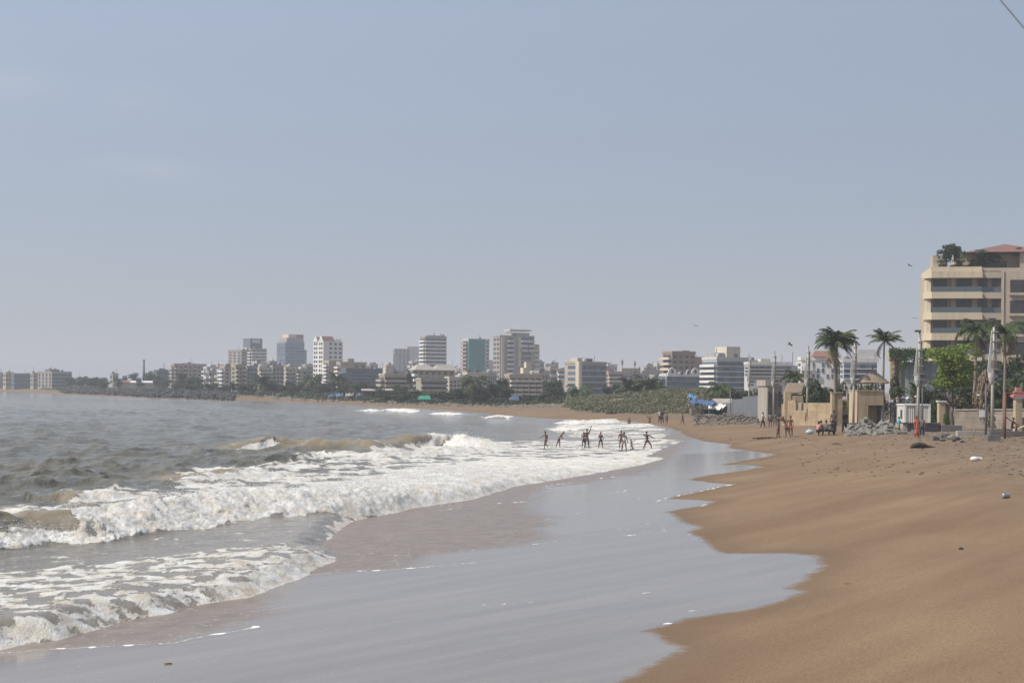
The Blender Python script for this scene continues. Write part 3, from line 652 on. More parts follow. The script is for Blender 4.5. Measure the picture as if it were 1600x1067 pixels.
for i, (a_, b_, c_, yt, w_, st, lab, sh) in enumerate([(364,368,384,572,'tan','mixed','narrow tan block with balconies directly below the square grey tower','tan balcony block'), (383,386,402,574,'grey','win','plain grey block between two cream blocks, below the signboard tower','plain grey block'),
    (401,405,424,576,'cream','balc','cream block with white corner posts, left below the blue glass tower','corner post block'), (423,426,443,573.5,'stone','win','stone coloured flat roofed block below the left side of the blue glass tower','stone flat block'),
    (442,446,462,575,'cream','mixed','cream block under the middle of the blue glass tower, half hidden by trees','half hidden cream block'), (460,463,489,579,'stone','mixed','long low stone coloured block left of the white twin gabled tower','long low block')]):
    bld(B, lab, sh, (a_,b_,c_), (yt,612), 6, 560+i*8, w_, (('win','balc')[i % 2],1), (st,3), bmat=WALL[('tan','stone','cream')[i % 3]], roofs=[('rooftop_hut',.3,.7,yt-4-(i % 3),'cream')] if i != 1 else ())
r_, Wd, Dp, zt, zb = bld(T, 'blue glass tower with a stepped pale top and dark slab edge', 'blue glass tower', (432,446,475), (536,580), 9, 1000, WALL['blue'], ('glass',2), ('glass',4), glass=GLASSB, bmat=WALL['blue'], a=30,
    roofs=[('upper_storey',.08,.98,527.5,'stone',.05,.95), ('penthouse',.2,.62,522,'cream',.1,.8), ('penthouse',.62,1.0,522,'dark',.1,.9)])
MB().box(Wd+.01, Wd+3.4, .2*Dp, .8*Dp, -1, at(476, 546, 1000).z-.3).build('side_wing', WALL['blue'], r_)
# white tower with two red gables
r_, Wd, Dp, zt, zb = bld(T, 'white tower with two small red gabled roofs and rows of dark windows', 'white gabled tower', (489,505,535), (533,610), 11, 760, 'white', ('pair',2), ('win',4, lambda i, j: j == 0), a=33, parapet=False)
for (f0, f1, d0, d1, py) in ((.02,.60,.05,.45,525), (.0,.42,.55,.98,526)):
    z1 = at(505, py, 760).z-.3; x0, x1, y0, y1 = f0*Wd, f1*Wd, d0*Dp, d1*Dp; zz = zt+.005; ym = (y0+y1)/2
    MB().add([(x0,y0,zz),(x1,y0,zz),(x1,y1,zz),(x0,y1,zz),(x0,ym,z1),(x1,ym,z1)], [(0,1,5,4),(2,3,4,5),(0,3,2,1)]).build('roof', REDROOF, r_)
    MB().add([(x0-.3,y0-.3,zz-.2),(x0-.3,y1+.3,zz-.2),(x0-.3,ym,z1+.7),(x0-.02,y0-.3,zz-.2),(x0-.02,y1+.3,zz-.2),(x0-.02,ym,z1+.7)], [(0,2,1),(3,4,5),(0,3,5,2),(1,2,5,4),(0,1,4,3)]).build('gable', WALL['white'], r_)
MB().box(.66*Wd, .97*Wd, .1*Dp, .8*Dp, zt+.005, at(520, 529, 760).z-.3).build('upper_storey', WALL['white'], r_)
bld(B, 'narrow cream block with white balconies in front of the white gabled tower', 'narrow cream block', (506,514,529), (566,606), 7, 600, 'tan', ('balc',1), ('win',1, lambda i, j: True), bmat=WALL['white'])
bld(B, 'tan block with a small hut on top, right of the white gabled tower', 'tan hut block', (526,532,572), (568,606), 6, 590, 'tan', ('balc',1), ('win',4, lambda i, j: j < 2), roofs=[('rooftop_hut',.3,.55,560,'tan'), ('rooftop_hut',.75,.98,568.5,'cream',.1,.5,.1)], bmat=WALL['white'])
bld(B, 'long dark blue glazed block with a cream left end, behind the beach stalls', 'long blue glazed block', (533,541,612), (578,606), 5, 545, 'dark', ('balc',1), ('glass',8), glass=GLASSB, bmat=WALL['blue'], roofs=[('parapet_strip',.0,.25,575,'cream',.02,.3), ('rooftop_hut',.5,.62,575.5,'stone')], a=22)
bld(B, 'brown block with a boxy cream rooftop hut, left of the stepped grey tower', 'boxy hut block', (592,601,642), (587,618), 4, 470, 'tan', ('balc',1), ('band',4), roofs=[('rooftop_hut',.12,.42,573,'cream',.4,.9), ('rooftop_hut',.5,.85,579,'stone',.4,.9)], bmat=WALL['tan'], a=24)
r_, Wd, Dp, zt, zb = bld(T, 'stepped pale grey tower far behind, left of the white banded tower', 'stepped grey tower', (614,616,640), (546,580), 9, 1150, 'grey', ('win',1), ('win',4), a=20)
MB().box(.85*Wd, 1.9*Wd, .25*Dp, .95*Dp, -1, at(640,541,1150).z-.3).build('side_wing', WALL['pale'], r_); MB().box(-.10*Wd, .28*Wd, -.02*Dp-1.5, -.001, -1, at(616,553,1150).z-.3).build('side_wing', WALL['grey'], r_)
# white banded tower
r_, Wd, Dp, zt, zb = bld(T, 'tall tower ringed by white balcony bands with aerials on its roof', 'white banded tower', (656,664,697), (527,575), 8, 800, 'stone', ('band',1), ('band',4), bmat=WALL['white'], a=24, roofs=[('penthouse',.12,.95,523.5,'pink',.1,.9), ('aerial',.5,.52,519,METAL,.4,.44), ('aerial',.82,.85,520,METAL,.4,.44), ('aerial',.93,.95,520.5,METAL,.4,.44)])
r_, Wd, Dp, zt, zb = bld(B, 'cream villa block with wide flared eaves in front of the white banded tower', 'flared eaves block', (645,653,710), (578,612), 4, 520, 'tan', ('balc',1), ('win',6), a=20, parapet=False, bmat=WALL['white'])
for f0, f1 in ((-.03,.40),(.52,1.03)):
    z1 = zt+2.0; e = 1.2; MB().add([(f0*Wd-e,-e,zt+.01),(f1*Wd+e,-e,zt+.01),(f1*Wd+e,Dp+e,zt+.01),(f0*Wd-e,Dp+e,zt+.01),(f0*Wd+1,Dp*.35,z1),(f1*Wd-1,Dp*.35,z1),(f1*Wd-1,Dp*.65,z1),(f0*Wd+1,Dp*.65,z1)], [(0,1,5,4),(1,2,6,5),(2,3,7,6),(3,0,4,7),(4,5,6,7),(3,2,1,0)]).build('roof', WALL['stone'], r_)
bld(B, 'shaded brown house with an orange left end below the flared eaves block', 'orange end house', (650,658,698), (594,618), 3, 430, 'stone', ('none',0), ('band',4), a=22, bmat=WALL['stone'])
# netted tower
r_, Wd, Dp, zt, zb = bld(T, 'tower under construction wrapped in teal green netting with open brown balconies', 'teal netted tower', (722,732,764), (531,587), 9, 780, 'pale', ('balc',1), ('win',6, lambda i, j: j < 5), a=27, bmat=WALL['brown'], roofs=[('penthouse',.02,.3,530,'white',.2,.6)])
MB().box(-.25, .76*Wd, -.9, -.25, zb, zt+.4).build('netting', NET, r_)
MB().box(Wd+.1, Wd+5, .3*Dp, .9*Dp, -1, at(768, 562, 780).z-.3).build('side_wing', WALL['pale'], r_)
bld(B, 'low cream block left below the teal netted tower', 'low cream row', (698,702,731), (592,612), 3, 440, 'cream', ('win',1), ('win',5), a=20, roofs=[('rooftop_hut',.5,.8,586,'cream')])
bld(B, 'low cream house with big dark openings under the teal netted tower', 'dark opening house', (727,730,762), (585,612), 3, 445, 'cream', ('win',1), ('mixed',4), a=20, roofs=[('rooftop_hut',.62,.85,582,'stone')], bmat=WALL['cream'])
# tallest tower
r_, Wd, Dp, zt, zb = bld(T, 'tallest cream tower with stacked white balconies and an overhanging penthouse slab', 'tallest cream tower', (770,781,834), (526,592), 9, 690, 'stone', ('pair',2), ('balc',5, lambda i, j: j in (0, 2) or (j > 2 and i > 2)), a=24, bmat=WALL['pale'],
    roofs=[('penthouse',.35,.88,519,'stone',.1,.8), ('penthouse_slab',.29,.92,514,'cream',.03,.88,3.0)])
u0 = .56*Wd; MB().box(.53*Wd, .60*Wd, -.5, -.01, zb+.30*(zt-zb), zt).build('pier', WALL['cream'], r_); MB().box(.04*Wd, .12*Wd, -.5, -.01, zb, zt).build('pier', WALL['cream'], r_)
hs = (zt-zb)/9
for i in range(3): MB().box(.63*Wd, .97*Wd, -.16, -.02, zt-(i+1)*hs+.2, zt-i*hs-.15).build('window', GLASSB, r_)
for i in range(3, 9): link('window', unit_box(GLASS), r_, (.78*Wd, -.04, zt-(i+.5)*hs), (0,0,0), (.28*Wd, .16, .5*hs))
MB().box(Wd+.01, Wd+3.2, .1*Dp, .8*Dp, -1, at(838, 537, 690).z-.3).build('side_wing', WALL['tan'], r_)
for i in range(8): link('balcony', balcony_mesh(3.0, .9, .9, WALL['pale']), r_, (Wd+1.6, .1*Dp, at(838, 541, 690).z-.3-(i+1)*hs))
r_, Wd, Dp, zt, zb = bld(B, 'cream balcony block with a stepped chimney like rooftop tower, in front of the tallest tower', 'stepped top block', (790,796,846), (588,624), 5, 420, 'tan', ('balc',1), ('balc',5), a=20, bmat=WALL['cream'], roofs=[('rooftop_hut',.10,.95,583,'cream',.1,.9), ('stair_tower',.45,.72,574,'cream',.2,.8), ('stair_tower',.55,.72,565,'cream',.25,.7)])
bld(B, 'slim grey block right behind the tallest cream tower', 'slim grey block', (832,834,850), (567,600), 6, 760, 'grey', ('win',1), ('win',2))
bld(B, 'low pale pinkish block partly hidden by trees right of the slim grey block', 'pale pinkish block', (850,852,868), (570,600), 5, 800, 'pale', ('win',1), ('win',2))
r_, Wd, Dp, zt, zb = bld('white_house', 'white gable roofed house peeping out left of the blue shaded office block', 'white gable house', (868,871,884), (578,594), 2, 640, 'white', ('win',1), ('balc',1), parapet=False, a=20)
MB().add([(-.5,-.5,zt+.01),(Wd+.5,-.5,zt+.01),(Wd+.5,Dp,zt+1.8),(-.5,Dp,zt+.01),(Wd+.5,-.5,zt+1.6),(-.5,-.5,zt+.4)], [(0,1,4,5),(5,4,2,3),(0,5,3),(1,2,4),(0,3,2,1)]).build('roof', WALL['stone'], r_)
r_, Wd, Dp, zt, zb = bld(B, 'office block with a bright left strip and six blue shaded glass floors', 'blue shaded office block', (882,905,947), (568,625), 6, 480, 'stone', ('win',1), ('glass',5), a=40, glass=GLASSB, bmat=WALL['pale'], roofs=[('rooftop_hut',.04,.4,559,'cream',.2,.7), ('rooftop_hut',.41,.6,559.5,'dark',.2,.7)])
MB().box(-.02*Wd, .07*Wd, -.5, -.01, 0, zt+.7).build('pier', WALL['cream'], r_); MB().box(-.5, -.01, -.3, .18*Dp, 0, zt+.7).build('pier', WALL['cream'], r_)
bld(B, 'low pinkish cream house beside the right edge of the blue shaded office block', 'pinkish side house', (946,951,974), (583,602), 3, 560, 'pink', ('win',1), ('band',3), a=22, bmat=WALL['cream'])
r_, Wd, Dp, zt, zb = bld(B, 'low brownish block with phone masts on a raised roof frame', 'phone mast block', (968,974,1028), (585,602), 3, 590, 'stone', ('win',1), ('win',7), a=20, roofs=[('rooftop_hut',.0,.5,575,'tan',.2,.8)])
for k, (px, py) in enumerate([(952,571),(958,572),(973,561),(993,563),(1000,572.5),(1021,573)]):
    c_ = at(px, 590, 588 if px > 965 else 558); zt_ = at(px, py, c_.y).z; q = empty('phone_mast', (c_.x, c_.y+3, 7.0))
    tag(q, ['short mast left on the pinkish side house','short mast right on the pinkish side house','tallest phone mast over the left corner of the phone mast block','thick phone mast in the middle of the phone mast block','small mast beside the thick middle phone mast','lone thin mast at the right end of the phone mast block'][k], 'mast', 'phone masts on the low roofs')
    MB().tube([(0,0,-3),(0,0,zt_-7)], .14, 6).build('pole', METAL, q); MB().box(-.42,-.16,-.1,.1,zt_-9.2,zt_-7.6).box(.16,.42,-.1,.1,zt_-9.2,zt_-7.6).build('antenna', WALL['brown'], q)
r_, Wd, Dp, zt, zb = bld(B, 'brown shaded block with a lit balcony column on its left, behind the white scalloped building', 'brown shaded block', (1035,1050,1086), (552,612), 7, 470, 'brown', ('balc',1), ('win',4), a=34, bmat=WALL['cream'], roofs=[('rooftop_hut',.52,.84,547,'brown',.2,.8)])
MB().box(Wd+.01, Wd+4, .1*Dp, .9*Dp, -1, at(1092, 557, 470).z-.3).build('side_wing', WALL['brown'], r_)
r_, Wd, Dp, zt, zb = bld(B, 'white building with scalloped gables over blue tinted windows', 'white scalloped building', (1029,1041,1098), (585,612), 3, 420, 'pale', ('balc',1), ('glass',6), a=26, glass=GLASSB, bmat=WALL['blue'], parapet=False)
for f0, f1, py in ((.02,.28,574),(.30,.52,580),(.52,.66,577),(.66,.90,574),(.92,1.0,580)):
    z1 = at(1060, py, 420).z-.3; x0, x1 = f0*Wd, f1*Wd; n = 9
    poly = [(x0, zt-.6)] + [(x0+(x1-x0)*k/n, zt + (z1-zt)*(max(0, math.sin(math.pi*k/n)))**.6) for k in range(n+1)] + [(x1, zt-.6)]
    vs = [(x, -.35, z) for x, z in poly] + [(x, -.03, z) for x, z in poly]; m_ = len(poly)
    g_ = MB().add(vs, [tuple(range(m_)), tuple(range(m_, 2*m_))[::-1]] + [(i, (i+1) % m_, m_+(i+1) % m_, m_+i)[::-1] for i in range(m_)]).build('gable', WALL['white'], r_)
    link('window', unit_box(GLASS), r_, ((x0+x1)/2, -.36, zt+(z1-zt)*.45), (0,0,0), (.7, .1, 1.0))
r_, Wd, Dp, zt, zb = bld(B, 'pale balcony block with bright white balcony fronts and a tall boxy rooftop hall', 'boxy rooftop block', (1097,1120,1168), (562,622), 7, 380, 'pale', ('band',1), ('glass',5), a=30, bmat=WALL['white'], glass=GLASSB, roofs=[('rooftop_hall',.36,.80,541,'cream',.1,.9), ('rooftop_hut',.02,.34,551,'grey',.2,.8)])
bld(B, 'long low grey flat roofed block between the two farthest lamp posts', 'long low grey block', (1168,1170,1236), (570,588), 3, 330, 'pale', ('win',1), ('band',8), a=14, bmat=WALL['grey'], roofs=[('rooftop_hut',.30,.53,560,'cream',.2,.8)])
r_, Wd, Dp, zt, zb = bld('white_villa', 'pale white modern villa with a low red roof behind the twin palm', 'pale white villa', (1249,1252,1304), (563,592), 3, 300, 'white', ('win',1), ('slot',7, lambda i, j: (i+j) % 3 == 0), a=8, glass=GLASSB)
MB().add([(.35*Wd,-.4,zt+.8),(1.0*Wd,-.4,zt+.8),(1.0*Wd,Dp,zt+.8),(.35*Wd,Dp,zt+.8),(.45*Wd,Dp*.5,zt+2.1),(.95*Wd,Dp*.5,zt+2.1)], [(0,1,5,4),(1,2,5),(2,3,4,5),(3,0,4),(3,2,1,0)]).build('roof', REDROOF, r_)
MB().box(-.01*Wd, .33*Wd, -.8, -.01, zt-2.2, zt-1.2).build('balcony', WALL['white'], r_)
r_, Wd, Dp, zt, zb = bld('glass_villa', 'pale glassy stepped building with a small dome, left of the lone palm', 'glassy domed building', (1315,1318,1370), (566,592), 3, 280, 'pale', ('win',1), ('glass',6), a=8, glass=GLASSB, bmat=WALL['white'], roofs=[('upper_storey',.42,.95,546,'pale',.1,.9), ('upper_storey',.30,.42,556,'blue',.1,.9)])
MB().ell((.14*Wd, .4*Dp, zt), (.85, .85, 1.3), 14, 8, 0).build('dome', METAL, r_, smooth=True)

# lower houses filling the rows between and behind the blocks
FILL = [(112,138,592,900,'grey','low grey house among trees right of the striped cream block','low grey house'),(140,164,593,880,'stone','low stone coloured house in the far left trees','low stone house'),(228,244,584,780,'dark','dim house between the chimney and the aerial block','dim chimney house'),
 (322,340,581,700,'stone','small stone house below the pale blue house','small stone house'),(340,358,579,680,'grey','small grey house behind the white balcony block','small grey house'),(398,412,567,720,'cream','cream rooftop peeping over the blocks under the signboard tower','peeping cream roof'),(418,432,566,740,'stone','slim stone block left of the blue glass tower foot','slim stone block'),
 (474,491,571,780,'grey','grey block between the blue glass tower and the white gabled tower','grey gap block'),(566,594,584,640,'stone','stone block behind the long blue glazed block','stone back block'),(582,600,577,700,'pale','pale block behind the boxy hut block','pale back block'),(604,620,582,560,'cream','cream block with plain walls left below the stepped grey tower','plain cream block'),
 (634,652,585,600,'grey','grey block below the stepped grey tower, right half','grey tower foot block'),(704,726,586,640,'stone','stone block between the flared eaves block and the netted tower','stone gap block'),(712,724,579,820,'pale','pale slim block left of the teal netted tower','pale slim block'),(756,776,584,560,'grey','grey block between the netted tower and the tallest tower','grey between block'),
 (838,856,582,560,'stone','stone block below the slim grey block','stone foot block'),(856,872,576,640,'pink','pinkish block left of the white gable house','pinkish gap block'),(940,958,577,700,'grey','grey block behind the pinkish side house','grey back block'),(1000,1032,580,640,'stone','stone block behind the phone mast block, right part','stone mast block'),(1018,1038,588,560,'grey','grey low block left of the brown shaded block','grey low block'),
 (1084,1104,572,520,'stone','stone block between the brown block and the boxy rooftop block','stone narrow gap block'),(1206,1228,578,420,'cream','cream house behind the long low grey block','cream rear house'),(1228,1252,575,400,'pale','pale house left of the pale white villa','pale rear house'),(1298,1322,572,380,'grey','grey house between the villa and the domed building','grey villa gap house'),
 (548,570,572,820,'pale','pale block rising behind the tan hut block','pale rear block'),(574,590,570,900,'grey','hazy grey block rising behind the long blue glazed block','hazy rear block'),(600,616,571,860,'cream','cream slab left beside the stepped grey tower','cream side slab'),(640,656,566,900,'pale','pale slab between the stepped grey tower and the banded tower','pale tower slab'),
 (698,712,574,860,'stone','stone slab right of the white banded tower','stone side slab'),(858,872,568,840,'stone','stone slab right of the pale pinkish block','stone far slab'),(946,964,571,840,'pale','pale slab behind the pinkish side house, left of the masts','pale mast slab'),(1006,1024,572,820,'pink','pinkish slab behind the right half of the phone mast block','pinkish far slab'),
 (1022,1042,570,760,'cream','cream slab left behind the brown shaded block','cream far slab'),(488,500,574,900,'stone','stone slab at the left foot of the white gabled tower','stone foot slab'),(336,356,573,860,'grey','grey slab behind the pale blue house','grey rear slab'),(1164,1184,566,480,'cream','cream slab right behind the boxy rooftop block','cream right slab')]
for i, (a_, b_, yt, Y_, w_, lab, sh) in enumerate(FILL):
    st = ['win','band','balc','mixed','slot'][i % 5]; n_ = max(2, int((610-yt)/6888*Y_*1.1))
    bld(B, lab, sh, (a_, a_+max(2, (b_-a_)*.22), b_), (yt, 611), n_, Y_, w_, ('balc',1), (st, 3+i % 3), bmat=WALL[['stone','tan','grey','pale'][i % 4]], a=20+(i*7) % 18, roofs=[('rooftop_hut',.15+.1*(i % 4),.45+.1*(i % 4),yt-2.5-(i % 3)*1.2,['cream','stone','grey'][i % 3],.2,.7), ('water_tank',.72,.84,yt-1.8,'dark',.3,.5)])
# weather: rooftop tanks and aerials, each on its own block
rr_ = random.Random(21)
for o in list(COL.objects):
    if o.type == 'EMPTY' and 'dims' in o.keys():
        Wd, Dp, zt = o['dims']; del o['dims']
        if o.location.y < 350 or 'gabled' in o['label'] or 'eaves' in o['label'] or 'gable' in o['label'] or 'scalloped' in o['label']: continue
        for k in range(rr_.randint(1, 2)):
            x = rr_.uniform(.08, .9)*Wd; y = rr_.uniform(.05, .3)*Dp; r = rr_.uniform(.5, .8)
            MB().tube([(x,y,zt+.01),(x,y,zt+1.5),(x,y,zt+1.75)], [r, r, r*.4], 10).build('water_tank', METAL if rr_.random() < .6 else WALL['pale'], o)
        x = rr_.uniform(.1, .9)*Wd; MB().tube([(x,.4*Dp,zt),(x,.4*Dp,zt+rr_.uniform(2.5,4.5))], .09, 5).build('aerial', METAL, o)

# ------------------------------------------------------------------ the near hotel at the right edge
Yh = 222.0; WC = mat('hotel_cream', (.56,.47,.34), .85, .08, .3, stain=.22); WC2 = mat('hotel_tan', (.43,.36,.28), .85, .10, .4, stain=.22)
TINT = mat('tinted_glass', (.035,.033,.034), .12, .3, .4, objvar=.4, spec=.5); RAILG = mat('rail_glass', (.085,.115,.125), .15, .15, spec=.6); FRAME = mat('bronze_frame', (.10,.075,.06), .5, .1)
hc = at(1450, 545, Yh); th = R(-10)
hot = empty('hotel', (hc.x, Yh, 1.5), th); tag(hot, 'large cream hotel with stacked balcony bands and a red hipped roof at the right edge', 'hotel')
def hz_(py): return at(1500, py, Yh).z - 1.5
def bayout(e, x1, y1):      # outline of the balcony bay, e = how far it stands out
    return [(-.55-e*.2, 2.0), (-.30-e*.2, .55), (.45, -e), (x1, -e), (x1, y1), (-.3, y1)]
lev = [(425, 435), (457, 467), (489, 500), (521, 532), (553, 564), (585, 596)]       # parapet bands, top/bottom
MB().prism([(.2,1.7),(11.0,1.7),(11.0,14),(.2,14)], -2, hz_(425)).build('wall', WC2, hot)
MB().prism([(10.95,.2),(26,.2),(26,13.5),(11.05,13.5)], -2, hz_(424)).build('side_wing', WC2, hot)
for i, (t_, b_) in enumerate(lev):
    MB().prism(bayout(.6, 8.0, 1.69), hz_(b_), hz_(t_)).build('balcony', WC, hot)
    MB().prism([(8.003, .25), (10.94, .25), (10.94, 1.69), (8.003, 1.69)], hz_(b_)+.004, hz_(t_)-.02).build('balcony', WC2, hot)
    if i < 5:
        z0, z1 = hz_(lev[i+1][0])+.003, hz_(b_)-.003
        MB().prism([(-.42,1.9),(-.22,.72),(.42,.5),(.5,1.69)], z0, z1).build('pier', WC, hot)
        for x0, x1 in ((.95,3.0),(4.55,6.7),(7.6,9.0)):
            w_ = MB().box(x0, x1, 1.62, 1.69, z0, z1-.05).build('window', FRAME, hot)
            MB().box(x0+.07, (x0+x1)/2-.04, 1.585, 1.615, z0+.06, z1-.14).build('pane', TINT, w_); MB().box((x0+x1)/2+.04, x1-.07, 1.585, 1.615, z0+.06, z1-.14).build('pane', TINT, w_)
        w_ = MB().box(9.75, 10.6, 1.60, 1.69, z0, z1-.05).build('window', FRAME, hot); MB().box(9.82, 10.53, 1.565, 1.595, z0+.06, z1-.12).build('pane', TINT, w_)
        rl = MB(); rl.box(.45, 7.9, -.52, -.48, z0+.02, z0+.82); rl.build('balcony_rail', RAILG, hot); MB().box(8.05, 10.9, .30, .34, z0+.02, z0+.80).build('balcony_rail', RAILG, hot)
        MB().box(3.55, 4.15, 1.0, 1.69, z0, z1).build('pier', WC2, hot)
        # right wing window
        zb_, zt_ = z0 - .1, z1 + .05
        w_ = MB().box(12.2, 17.2, .12, .19, zb_, zt_-.35).build('window', FRAME, hot)
        for k in range(3): MB().box(12.28+k*1.64, 13.82+k*1.64, .085, .115, zb_+.07, zt_-.43).build('pane', TINT, w_)
        MB().box(12.0, 17.4, -.35, .115, zb_-.42, zb_-.02).build('window_sill', WC2, hot)
MB().tube([(11.2,.08,-1),(11.2,.08,hz_(424))], .07, 6).build('drain_pipe', WC, hot)
# roof terrace
MB().prism([(.35,.05),(8.0,.05),(8.0,13.8),(.3,13.8)], hz_(425)+.004, hz_(417.5)).build('parapet', WC, hot)
MB().box(8.003, 26, .6, 13.4, hz_(424)+.004, hz_(419)).build('parapet', WC2, hot)
MB().box(1.2, 3.4, 5, 9, hz_(417.5)+.004, hz_(395)).build('penthouse', WC2, hot)
MB().box(5.0, 15.0, 6.0, 13, hz_(417.5)+.004, hz_(392.5)).build('penthouse', WC2, hot); MB().box(14.2, 25, 3.5, 12.9, hz_(418.5)+.004, hz_(392)).build('penthouse', WC2, hot)
w_ = MB().box(7.0, 12.6, 5.9, 5.99, hz_(417), hz_(404)).build('window', FRAME, hot); MB().box(7.1, 9.7, 5.86, 5.895, hz_(416.5), hz_(404.6)).build('pane', TINT, w_); MB().box(9.8, 12.5, 5.86, 5.895, hz_(416.5), hz_(404.6)).build('pane', TINT, w_)
w_ = MB().box(15.7, 20, 3.4, 3.49, hz_(418), hz_(404)).build('window', FRAME, hot); MB().box(15.8, 19.9, 3.36, 3.395, hz_(417.6), hz_(404.6)).build('pane', TINT, w_)
ez, az = hz_(392.3)+.01, hz_(375)
MB().add([(5.8,2.8,ez),(19.5,2.8,ez),(19.5,13.5,ez),(5.8,13.5,ez),(12.6,8.0,az)], [(0,1,4),(1,2,4),(2,3,4),(3,0,4),(3,2,1,0)]).build('roof', mat('clay_tile_roof', (.20,.108,.088), .85, .15, 1.2, bump=.5, bscale=6), hot)
BLD.append((1440, 1640, 'cream hotel', Yh))
# ------------------------------------------------------------------ plants
def leafmat(name, c, var=.35, trans=.25): return mat(name, c, .6, var, .9, objvar=.22, trans=trans, spec=.25)
LEAF = {'dark': leafmat('leaf_dark', (.045,.065,.032)), 'mid': leafmat('leaf_mid', (.065,.090,.035)), 'olive': leafmat('leaf_olive', (.085,.090,.045)), 'bright': leafmat('leaf_bright', (.20,.265,.055), .35, .35),
  'palm': leafmat('leaf_palm', (.060,.080,.030), .3, .2), 'dry': leafmat('leaf_dry', (.22,.165,.115), .3, .2), 'scrub': leafmat('leaf_scrub', (.140,.142,.080)), 'creeper': leafmat('leaf_creeper', (.075,.13,.035), .35, .3)}
BARK = mat('bark', (.13,.10,.075), .9, .25, 2, bump=.6); BARKL = mat('bark_pale', (.22,.185,.15), .9, .2, 2, bump=.5)
def leaves(pts, nrm, size, rs, asp=.6):
    """one leaf-sized diamond per point"""
    n = len(pts); a = rs.normal(size=(n, 3)); a -= (a*nrm).sum(1, keepdims=True)*nrm*.6
    a /= np.linalg.norm(a, axis=1, keepdims=True)+1e-9; b = np.cross(nrm, a); b /= np.linalg.norm(b, axis=1, keepdims=True)+1e-9
    s = (size*rs.uniform(.6, 1.35, n))[:, None]
    P4 = np.stack([pts - a*s, pts - b*s*asp, pts + a*s, pts + b*s*asp], 1)
    return P4.reshape(-1, 3), np.arange(n*4).reshape(-1, 4)
def crown_mesh(name, m, seed, nlobe, nleaf, size, flat=1.0, core=.30, tuft=0.0):
    """unit crown: z 0..1, radius about .5, leaf clumps on uneven lobes with gaps"""
    rs = np.random.RandomState(seed); P_, N_ = [], []
    for k in range(nlobe):
        t = rs.uniform(0, 2*math.pi); rr = rs.uniform(0, .36)*(1 if k else 0); z = .5 + rs.uniform(-.34, .34)*flat
        c = np.array([rr*math.cos(t), rr*math.sin(t), z]); r = rs.uniform(.13, .24)
        n = int(nleaf/nlobe * rs.uniform(.6, 1.4)); d = rs.normal(size=(n, 3)); d /= np.linalg.norm(d, axis=1, keepdims=True)
        rad = r*rs.uniform(.45, 1.12, n)**.6
        d[:, 2] *= .85
        P_.append(c + d*rad[:, None]); N_.append(d + rs.normal(size=(n, 3))*.55)
    P_ = np.concatenate(P_); N_ = np.concatenate(N_); N_ /= np.linalg.norm(N_, axis=1, keepdims=True)+1e-9
    v, f = leaves(P_, N_, size, rs)
    me = bpy.data.meshes.new(name); me.from_pydata(v.tolist(), [], f.tolist()); me.update(); me.materials.append(m); return me
_cr = {}
def crown(kind, var, nl=14, nleaf=1300, size=.055):
    k = (kind, var, nleaf)
    if k not in _cr: _cr[k] = crown_mesh('crown', LEAF[kind], 50+var*7+len(_cr), nl, nleaf, size)
    return _cr[k]
def trunk_mesh(seed, m, h=1.0, r=.035, limbs=4):
    rs = random.Random(seed); b = MB(); bend = rs.uniform(-.06, .06)
    b.tube([(0,0,-.05),(bend*.4,.02,.25*h),(bend,.0,.55*h)], [r*1.3, r, r*.75], 7)
    for k in range(limbs):
        a = 6.28*k/limbs + rs.uniform(-.4, .4); l = rs.uniform(.18, .30)
        b.tube([(bend,0,.52*h),(bend+l*.5*math.cos(a), l*.5*math.sin(a), .68*h),(bend+l*math.cos(a), l*math.sin(a), .88*h)], [r*.6, r*.4, r*.18], 5)
    return b.mesh('trunk', m, True)
TRK = [trunk_mesh(i, BARK) for i in range(3)]
def palm_parts(seed, nfr=20, droop=1.0, wind=.25, dead=3):
    rs = random.Random(seed); b = MB(); d = MB(); droop *= 1.15
    for k in range(nfr+dead):
        isd = k >= nfr; bb = d if isd else b
        az = 6.283*k*.618 + rs.uniform(-.2, .2); el = rs.uniform(.05, 1.25) if not isd else rs.uniform(-.9, -.4)
        L_ = rs.uniform(.85, 1.1); n = 9; p = Vector((0,0,0)); pts = [p.copy()]
        for i in range(n):
            e = el - droop*(i/n)**1.3*1.5
            dv = Vector((math.cos(az)*math.cos(e), math.sin(az)*math.cos(e), math.sin(e))); dv.x += wind*(i/n); dv.normalize()
            p = p + dv*(L_/n); pts.append(p.copy())
        for i in range(1, len(pts)):
            q, t = pts[i], (pts[i]-pts[i-1]).normalized(); side = t.cross(Vector((0,0,1)));
            if side.length < .05: side = Vector((1,0,0))
            side.normalize(); ll = .30*math.sin(math.pi*min(.95, .12+.85*i/n))**.7
            for s in (-1, 1):
                for sub in (0, .5):
                    o = pts[i-1].lerp(q, .5+sub)if sub == 0 else q
                    tip = o + side*s*ll*.75 + t*ll*.55 + Vector((0,0,-ll*rs.uniform(.25,.7)))
                    w = t*.028
                    bb.add([o-w, o+w, tip+w*.3, tip-w*.3], [(0,1,2,3)])
        bb.tube(pts, [.014*(1-i/(n+1))+.003 for i in range(n+1)], 4, False)
    return b.mesh('fronds', LEAF['palm']), d.mesh('dead_fronds', LEAF['dry'])
PALM = [palm_parts(1, 22, .9, .25), palm_parts(2, 18, 1.25, .3, 4), palm_parts(3, 20, .7, .2, 2)]
def near_of(px, Y):
    c = [b for b in BLD if b[0]-3 <= px <= b[1]+3 and b[3] > Y-5]
    c.sort(key=lambda b: abs((b[0]+b[1])/2 - px)); return c[0][2] if c else None
TREES = []
